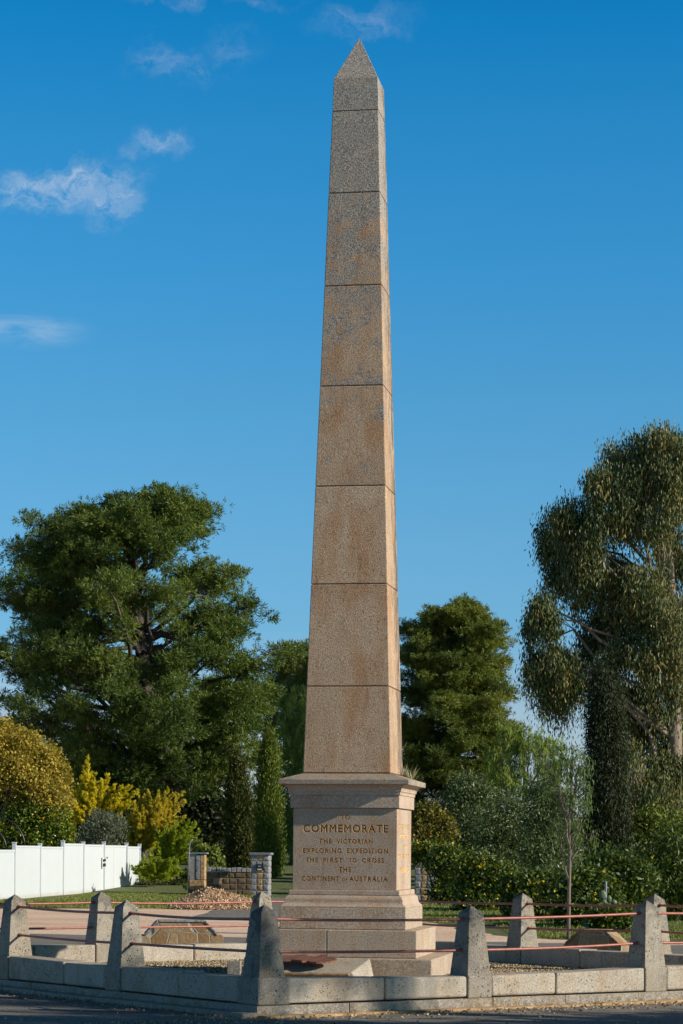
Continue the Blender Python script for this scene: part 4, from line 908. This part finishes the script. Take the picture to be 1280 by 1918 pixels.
# golden tree and citrus, left
padtree('big rounded tree with golden yellow leaves at the left edge, behind the fence', 5, 93,
    [(-10, 1375, 50, 34, 0, 1.3), (35, 1395, 44, 34, 0, 1.2), (75, 1425, 40, 34, 0, 1.1), (105, 1455, 26, 36, 0, .9), (20, 1440, 50, 38, -.5, 1.3), (70, 1470, 44, 36, -.5, 1.2), (-20, 1430, 50, 50, 0, 1.2), (115, 1500, 16, 30, 0, .5), (95, 1500, 30, 26, -.5, .8), (40, 1500, 30, 22, 0, .6), (-40, 1480, 40, 40, 0, 1)],
    LGO, 81, leaf=(.12, .08), n=3300, droop=.25, trunk=[(2, 1600), (8, 1530), (20, 1470), (30, 1420)], bark=BG, trunk_r=.11, name='golden_tree', branchlet=.10)
padtree('citrus tree dotted with orange fruit, directly behind the white fence', 80, 92.5,
    [(60, 1520, 40, 30, 0, 1.2), (100, 1535, 36, 34, 0, 1.2), (30, 1550, 40, 36, 0, 1.2), (80, 1570, 50, 34, 0, 1.3), (-5, 1560, 40, 34, 0, 1), (125, 1570, 16, 30, 0, .6), (60, 1600, 80, 30, 0, 1)], LCI, 83, leaf=(.12, .06), n=2400, droop=0, name='citrus_tree', trunk_r=.08, branchlet=.09, extra=(ORG, 170, .065, 'fruit'))
padtree('silvery grey-green bush standing above the white fence', 200, 97.5, [(185, 1545, 26, 26, 0, 1), (212, 1550, 24, 26, 0, 1), (170, 1565, 22, 24, 0, .9), (200, 1580, 36, 30, 0, 1.1), (150, 1580, 16, 20, 0, .5)], LGR, 85, leaf=(.11, .035), n=1500, droop=0, up=.7, cat='bush', name='silver_bush', trunk_r=.06, branchlet=.08)

# golden conifers: feathery sprays sweeping up and out
def sprays(label, bpx, d, fronds, mat, seed, group=None, nper=210, L=.13, W=.045, basepx=None):
    """fronds: (px0, py0, px1, py1, half width px) plume axes from stem to tip"""
    rng = np.random.default_rng(seed); bx = X(bpx, d); bz = gz(d); t = empty('golden_conifer', (bx, d, bz), label, 'conifer', group); B = np.array([bx, d, bz]); mb = MB()
    P, D, T = [], [], []; k = d/FPX
    for i, (x0, y0, x1, y1, hwp) in enumerate(fronds):
        dy = rng.uniform(-.9, .5); a = np.array(at(x0, y0, d+dy*.3))-B; b = np.array(at(x1, y1, d+dy))-B; hw_ = hwp*k
        pts = curve_pts(a, b, .0, 6, .02, rng); ln = np.linalg.norm(b-a); ax = (b-a)/ln
        mb.tube(curve_pts(np.array([0, 0, .3]), a, .1, 5, .03, rng), [.04, .035, .03, .025, .02], 5); mb.tube(pts, [.02, .018, .014, .01, .007, .004], 4)
        nb = max(8, int(ln/.06)); 
        for j in range(nb):
            f = (j+.5)/nb; q = a+(b-a)*f; wd = hw_*(1-f)**.7*(.7+.3*rng.random())+.03
            az = rng.uniform(0, 2*PI); side = unit(np.cross(ax, rng.normal(size=3))[None])[0]
            tip = q+side*wd*.8*np.array([1, .8, 1])+ax*wd*1.15
            m = max(6, int(nper*wd)); s_ = rng.random((m, 1))**.8; base = q+(tip-q)*s_+rng.normal(size=(m, 3))*.022
            P.append(base); D.append(unit((tip-q)[None])+rng.normal(size=(m, 3))*.34+np.array([0, 0, .12])); T.append(.25+.6*s_[:, 0]+rng.normal(size=m)*.12)
    P, D, T = np.concatenate(P), np.concatenate(D), np.concatenate(T); P[:, 2] = np.maximum(P[:, 2], .02)
    mb.build('trunk', BB, t, smooth=True); leaf_mesh('sprays', P, D, L*rng.uniform(.6, 1.2, len(P)), W*rng.uniform(.7, 1.2, len(P)), mat, t, rng, T); return t
r4 = random.Random(44)
def fan(cx, cy, tips, hwp, extra=0):
    out = [(cx+(x-cx)*.12, cy+(y-cy)*.1, x, y, hwp*r4.uniform(.8, 1.2)) for x, y in tips]
    for k in range(extra):
        x, y = r4.choice(tips); f = r4.uniform(.5, .9); out.append((cx+(x-cx)*.1, cy, cx+(x-cx)*f+r4.uniform(-18, 18), cy+(y-cy)*f+r4.uniform(-10, 14), hwp*r4.uniform(.6, 1)))
    return out
G3 = 'golden conifers left of the gate'
sprays('tallest golden yellow conifer with a pointed spire', 170, 101, [(163, 1540, 163, 1418, 16), (163, 1500, 163, 1440, 24), (160, 1530, 163, 1452, 30)]+fan(170, 1545, [(140, 1470), (152, 1455), (178, 1450), (192, 1462), (203, 1452), (215, 1470), (230, 1476), (245, 1472), (258, 1482), (250, 1500), (225, 1490), (135, 1500), (130, 1520), (150, 1490)], 15, 34), LCY, 91, G3, nper=620, L=.10, W=.032)
sprays('wide golden bronze conifer with feathery upswept branches, middle of the three', 265, 99, fan(262, 1590, [(262, 1492), (280, 1482), (298, 1484), (315, 1478), (326, 1486), (342, 1484), (346, 1500), (335, 1515), (345, 1530), (285, 1500), (250, 1505), (245, 1530), (240, 1550), (310, 1510), (325, 1540)], 12, 44), LCB, 92, G3, nper=680, L=.10, W=.030)
sprays('low lime green conifer spreading toward the stone gate', 320, 97, fan(315, 1610, [(330, 1540), (352, 1536), (366, 1542), (372, 1556), (355, 1570), (330, 1560), (310, 1548), (295, 1560), (362, 1585), (372, 1600), (290, 1580)], 11, 34), LCL, 93, G3, nper=700, L=.10, W=.032)
sprays('small bright yellow-green spreading conifer at the end of the white fence', 290, 94, fan(292, 1645, [(262, 1618), (270, 1608), (285, 1604), (300, 1606), (318, 1608), (332, 1614), (336, 1630), (265, 1632), (310, 1622), (280, 1625)], 9, 32), LCL, 94, G3, nper=700, L=.09, W=.032)
padtree('leafy creeper climbing over the left sandstone pillar', 385, 88.6, [(375, 1590, 18, 12, 0, .8), (400, 1600, 14, 16, 0, .7), (365, 1620, 8, 20, -.6, .35), (410, 1615, 10, 14, 0, .4), (350, 1650, 8, 22, 0, .4)], LCP, 95, leaf=(.15, .10), n=420, droop=0, cat='creeper', name='creeper', trunk_r=.03, branchlet=.08)
padtree('bare-stemmed brushy shrub under the golden conifers, in shade', 330, 95.5, [(300, 1655, 40, 12, 0, .8), (345, 1650, 22, 22, 0, .7), (270, 1660, 20, 12, 0, .6)], LCO, 96, leaf=(.12, .05), n=1200, droop=0, cat='shrub', name='garden_shrub', trunk_r=.05, branchlet=.08)

# young gum tree
padtree('thin young gum tree with sparse hanging leaves and a slender grey trunk', 1065, 46.5,
    [(1072, 1395, 14, 18, 0, .5), (1060, 1415, 22, 22, 0, .7), (1088, 1420, 20, 24, 0, .7), (1050, 1450, 22, 26, 0, .7), (1080, 1455, 24, 28, 0, .9), (1098, 1450, 12, 26, 0, .4), (1045, 1485, 24, 24, 0, .6), (1075, 1495, 26, 26, 0, .7), (1098, 1500, 14, 26, 0, .45), (1060, 1530, 26, 24, 0, .5), (1090, 1540, 20, 24, 0, .5), (1046, 1560, 12, 20, 0, .3), (1112, 1565, 10, 16, 0, .25), (1030, 1440, 10, 20, 0, .22)],
    LG2, 101, leaf=(.10, .018), n=330, droop=.8, trunk=[(1065, 1757), (1066, 1680), (1068, 1600), (1066, 1545), (1070, 1480), (1074, 1420)], bark=BB, trunk_r=.03, name='young_gum_tree', branchlet=.05, limb_every=1)

# big eucalyptus
rp = random.Random(77); pads = []
for (px, py, rx, ry, dn) in [(1240, 820, 45, 26, 1.1), (1190, 850, 48, 34, 1.2), (1270, 850, 50, 40, 1.2), (1150, 850, 26, 26, .6), (1160, 900, 46, 40, 1.3), (1215, 900, 50, 40, 1.3), (1120, 900, 24, 34, .7), (1270, 920, 46, 40, 1.2), (1050, 965, 26, 28, .8), (1090, 960, 34, 40, 1.1), (1030, 1000, 20, 34, .8), (1060, 1010, 36, 40, 1.2), (1110, 1010, 34, 42, 1.2), (1140, 960, 34, 34, 1.1),
    (1175, 955, 34, 34, 1), (1230, 960, 44, 34, 1), (1045, 1060, 26, 34, 1), (1085, 1060, 34, 36, 1), (1150, 1060, 36, 34, .9), (1210, 1075, 44, 34, 1.3), (1160, 1100, 40, 30, 1.1), (1255, 1060, 34, 40, 1), (1010, 1130, 22, 28, .9), (1030, 1155, 20, 26, .7), (1100, 1110, 30, 30, .6), (1130, 1150, 34, 30, 1), (1190, 1150, 44, 34, 1.2), (1250, 1150, 44, 44, 1.1), (1110, 1200, 24, 40, .8), (1000, 1165, 16, 24, .5), (1035, 1225, 20, 22, .5), (1000, 1262, 20, 22, .5), (1075, 1225, 14, 24, .35), (1062, 1300, 20, 22, .4),
    (1160, 1210, 44, 34, 1.1), (1220, 1220, 48, 36, 1.1), (1280, 1220, 40, 60, 1), (1010, 1240, 26, 28, .9), (1055, 1255, 30, 30, 1), (1040, 1290, 26, 24, .8), (1080, 1260, 20, 26, .5), (1130, 1270, 36, 34, 1), (1190, 1290, 44, 34, .8), (1250, 1300, 44, 40, .7), (1300, 1300, 40, 60, 1), (1140, 1340, 34, 34, .7), (1200, 1360, 40, 34, .7), (1265, 1370, 40, 34, .9), (1230, 1420, 44, 34, .9), (1280, 1440, 40, 40, 1), (1205, 1475, 34, 24, .6), (1260, 1500, 44, 30, .8), (1150, 1480, 24, 30, .3),
    (1258, 1000, 34, 50, .8), (1262, 890, 30, 36, .8), (1250, 1120, 34, 40, .8), (1215, 1140, 40, 36, .9), (1262, 1200, 30, 40, .7), (1272, 1420, 40, 36, .9), (1235, 1480, 56, 36, 1.1), (1285, 1560, 50, 46, 1.1), (1215, 1545, 36, 26, .6), (1225, 1330, 44, 34, .8), (1170, 1420, 34, 34, .8), (1180, 1330, 36, 36, .8),
    (1330, 880, 60, 60, 1), (1350, 1000, 60, 60, 1), (1340, 1130, 60, 60, 1), (1360, 1400, 60, 60, 1)]:
    pads.append((px+rp.uniform(-6, 6), py+rp.uniform(-6, 6), rx*.86, ry*.86, rp.uniform(-1.8, 1.8), dn*.82))
padtree('enormous gum tree with drooping grey-green foliage filling the right edge', 1268, 112, pads, LG, 111, leaf=(.23, .055), n=3600, droop=.84,
    trunk=[(1268, 1640), (1266, 1450), (1262, 1270), (1258, 1120), (1250, 980), (1240, 860)], bark=BG, trunk_r=.40, name='gum_tree', branchlet=.155, depthr=1.0)

# dense understory that fills the background under the big trees
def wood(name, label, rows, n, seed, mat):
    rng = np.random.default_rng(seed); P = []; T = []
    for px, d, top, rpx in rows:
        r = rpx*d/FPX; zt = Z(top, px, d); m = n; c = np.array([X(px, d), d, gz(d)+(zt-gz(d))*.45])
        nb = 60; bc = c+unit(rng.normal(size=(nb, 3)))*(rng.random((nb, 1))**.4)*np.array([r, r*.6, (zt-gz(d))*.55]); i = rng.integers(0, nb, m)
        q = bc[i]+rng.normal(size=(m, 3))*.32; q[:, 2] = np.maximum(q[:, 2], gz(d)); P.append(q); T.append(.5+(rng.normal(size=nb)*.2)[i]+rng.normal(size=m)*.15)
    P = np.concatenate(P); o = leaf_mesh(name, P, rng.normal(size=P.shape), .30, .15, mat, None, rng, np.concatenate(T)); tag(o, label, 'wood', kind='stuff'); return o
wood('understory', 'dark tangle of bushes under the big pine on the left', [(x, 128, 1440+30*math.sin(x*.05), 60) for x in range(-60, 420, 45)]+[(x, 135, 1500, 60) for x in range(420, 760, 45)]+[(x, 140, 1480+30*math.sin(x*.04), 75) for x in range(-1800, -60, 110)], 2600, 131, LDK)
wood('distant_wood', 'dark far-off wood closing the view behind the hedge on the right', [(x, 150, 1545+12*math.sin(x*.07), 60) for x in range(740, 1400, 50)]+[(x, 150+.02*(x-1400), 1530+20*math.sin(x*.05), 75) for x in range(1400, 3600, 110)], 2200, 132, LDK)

# grass blades on the verges
def blades(name, label, boxes, n, L, W, seed, mat):
    rng = np.random.default_rng(seed); P = []
    for x0, x1, y0, y1, f in boxes:
        m = int(n*f); y = rng.uniform(y0, y1, m); P.append(np.stack([rng.uniform(x0, x1, m), y, np.array([gz(v) for v in y])], 1))
    P = np.concatenate(P); nn = noise2(P, rng); P = P[nn]
    o = leaf_mesh(name, P, rng.normal(size=P.shape)*np.array([.5, .5, 0])+np.array([0, 0, 1]), L*rng.uniform(.5, 1.2, len(P)), W, mat, None, rng); tag(o, label, 'grass', kind='stuff'); return o
def noise2(P, rng):
    v = np.sin(P[:, 0]*1.3+np.sin(P[:, 1]*.7)*2)+np.sin(P[:, 1]*.9+P[:, 0]*.5)+rng.normal(size=len(P))*.7
    return v > -.6
LGS = leafmat('grass blades', (.12, .14, .03), (.20, .24, .05), (.34, .31, .11), .3)
blades('grass', 'patchy green grass in front of the white fence and the low wall', [(-11, -3, 67, 76, 1), (-9, -2.9, 76, 88, 1)], 26000, .09, .03, 141, LGS)
blades('grass', 'green verge sloping down along the hedge on the right', [(1.9, 7, 56, 75, 1), (3.4, 7, 46.5, 56, .5), (7, 14, 44, 58, .4)], 26000, .08, .03, 142, LGS)
# off-frame street trees to the right whose shade dapples the road and the near kerb
def shade_tree(label, x, y, zc, R, hz_, n, seed, nb=26, lf=.20):
    rng = np.random.default_rng(seed); t = empty('street_tree', (x, y, 0), label, 'tree', 'street trees beyond the right edge of the frame')
    mb = MB(); mb.tube([(0, 0, -.1), (.05, 0, zc*.5), (0, 0, zc+hz_*.6)], [.20, .15, .04], 8); bc = np.array([0, 0, zc])+unit(rng.normal(size=(nb, 3)))*(rng.random((nb, 1))**.4)*np.array([R, R, hz_])
    for c in bc: mb.tube(curve_pts((0, 0, zc*.75), c, .1, 5, .05, rng), [.05, .04, .03, .02, .01], 4)
    mb.build('trunk', BB, t, smooth=True); i = rng.integers(0, nb, n)
    leaf_mesh('crown', bc[i]+rng.normal(size=(n, 3))*.27, rng.normal(size=(n, 3)), lf, lf*.5, LCP, t, rng); return t
shade_tree('leafy street tree of middle height beyond the right edge', 18, 16.35, 8.0, 2.0, 2.6, 9000, 151, 26)
shade_tree('tall street tree farthest beyond the right edge', 24, 14.0, 10.4, 2.3, 2.8, 11000, 152, 30)
shade_tree('low street tree nearest the kerb beyond the right edge', 12, 18.8, 5.2, 1.5, 1.6, 5200, 153, 18)
shade_tree('thin sparse street tree behind the others beyond the right edge', 19, 19.3, 9.65, .95, .38, 1300, 154, 10)
shade_tree('bushy sapling low beside the kerb beyond the right edge', 12, 21.3, 3.9, 1.5, .7, 3000, 155, 12)
# grit and fallen leaves lying along the gutters
rng = np.random.default_rng(161); n = 2600
a_ = rng.uniform(-.3, 1, n); side = rng.random(n) < .6; off = .20+np.abs(rng.normal(size=n))*.35
P = np.where(side[:, None], c0+U*(a_*L1)[:, None]-V*off[:, None], c0+V*(a_*L2)[:, None]-U*off[:, None])
P = np.concatenate([P, np.full((n, 1), .012)], 1); P = np.concatenate([P, np.stack([rng.uniform(-5, 6, 700), rng.uniform(22.5, 30, 700), np.full(700, .012)], 1)])
P = P[(P[:, :2]-c0) @ V < np.where((P[:, :2]-c0) @ U > -.2, -.19, 99)]
o = leaf_mesh('leaf_litter', P, rng.normal(size=P.shape)*np.array([1, 1, .25]), rng.uniform(.015, .05, len(P)), .022, leafmat('dry leaves', (.16, .10, .05), (.36, .25, .13), (.55, .46, .33), 0, .9), None, rng)
tag(o, 'fallen leaves and grit lying on the road along the near kerb', 'leaf litter', kind='stuff')
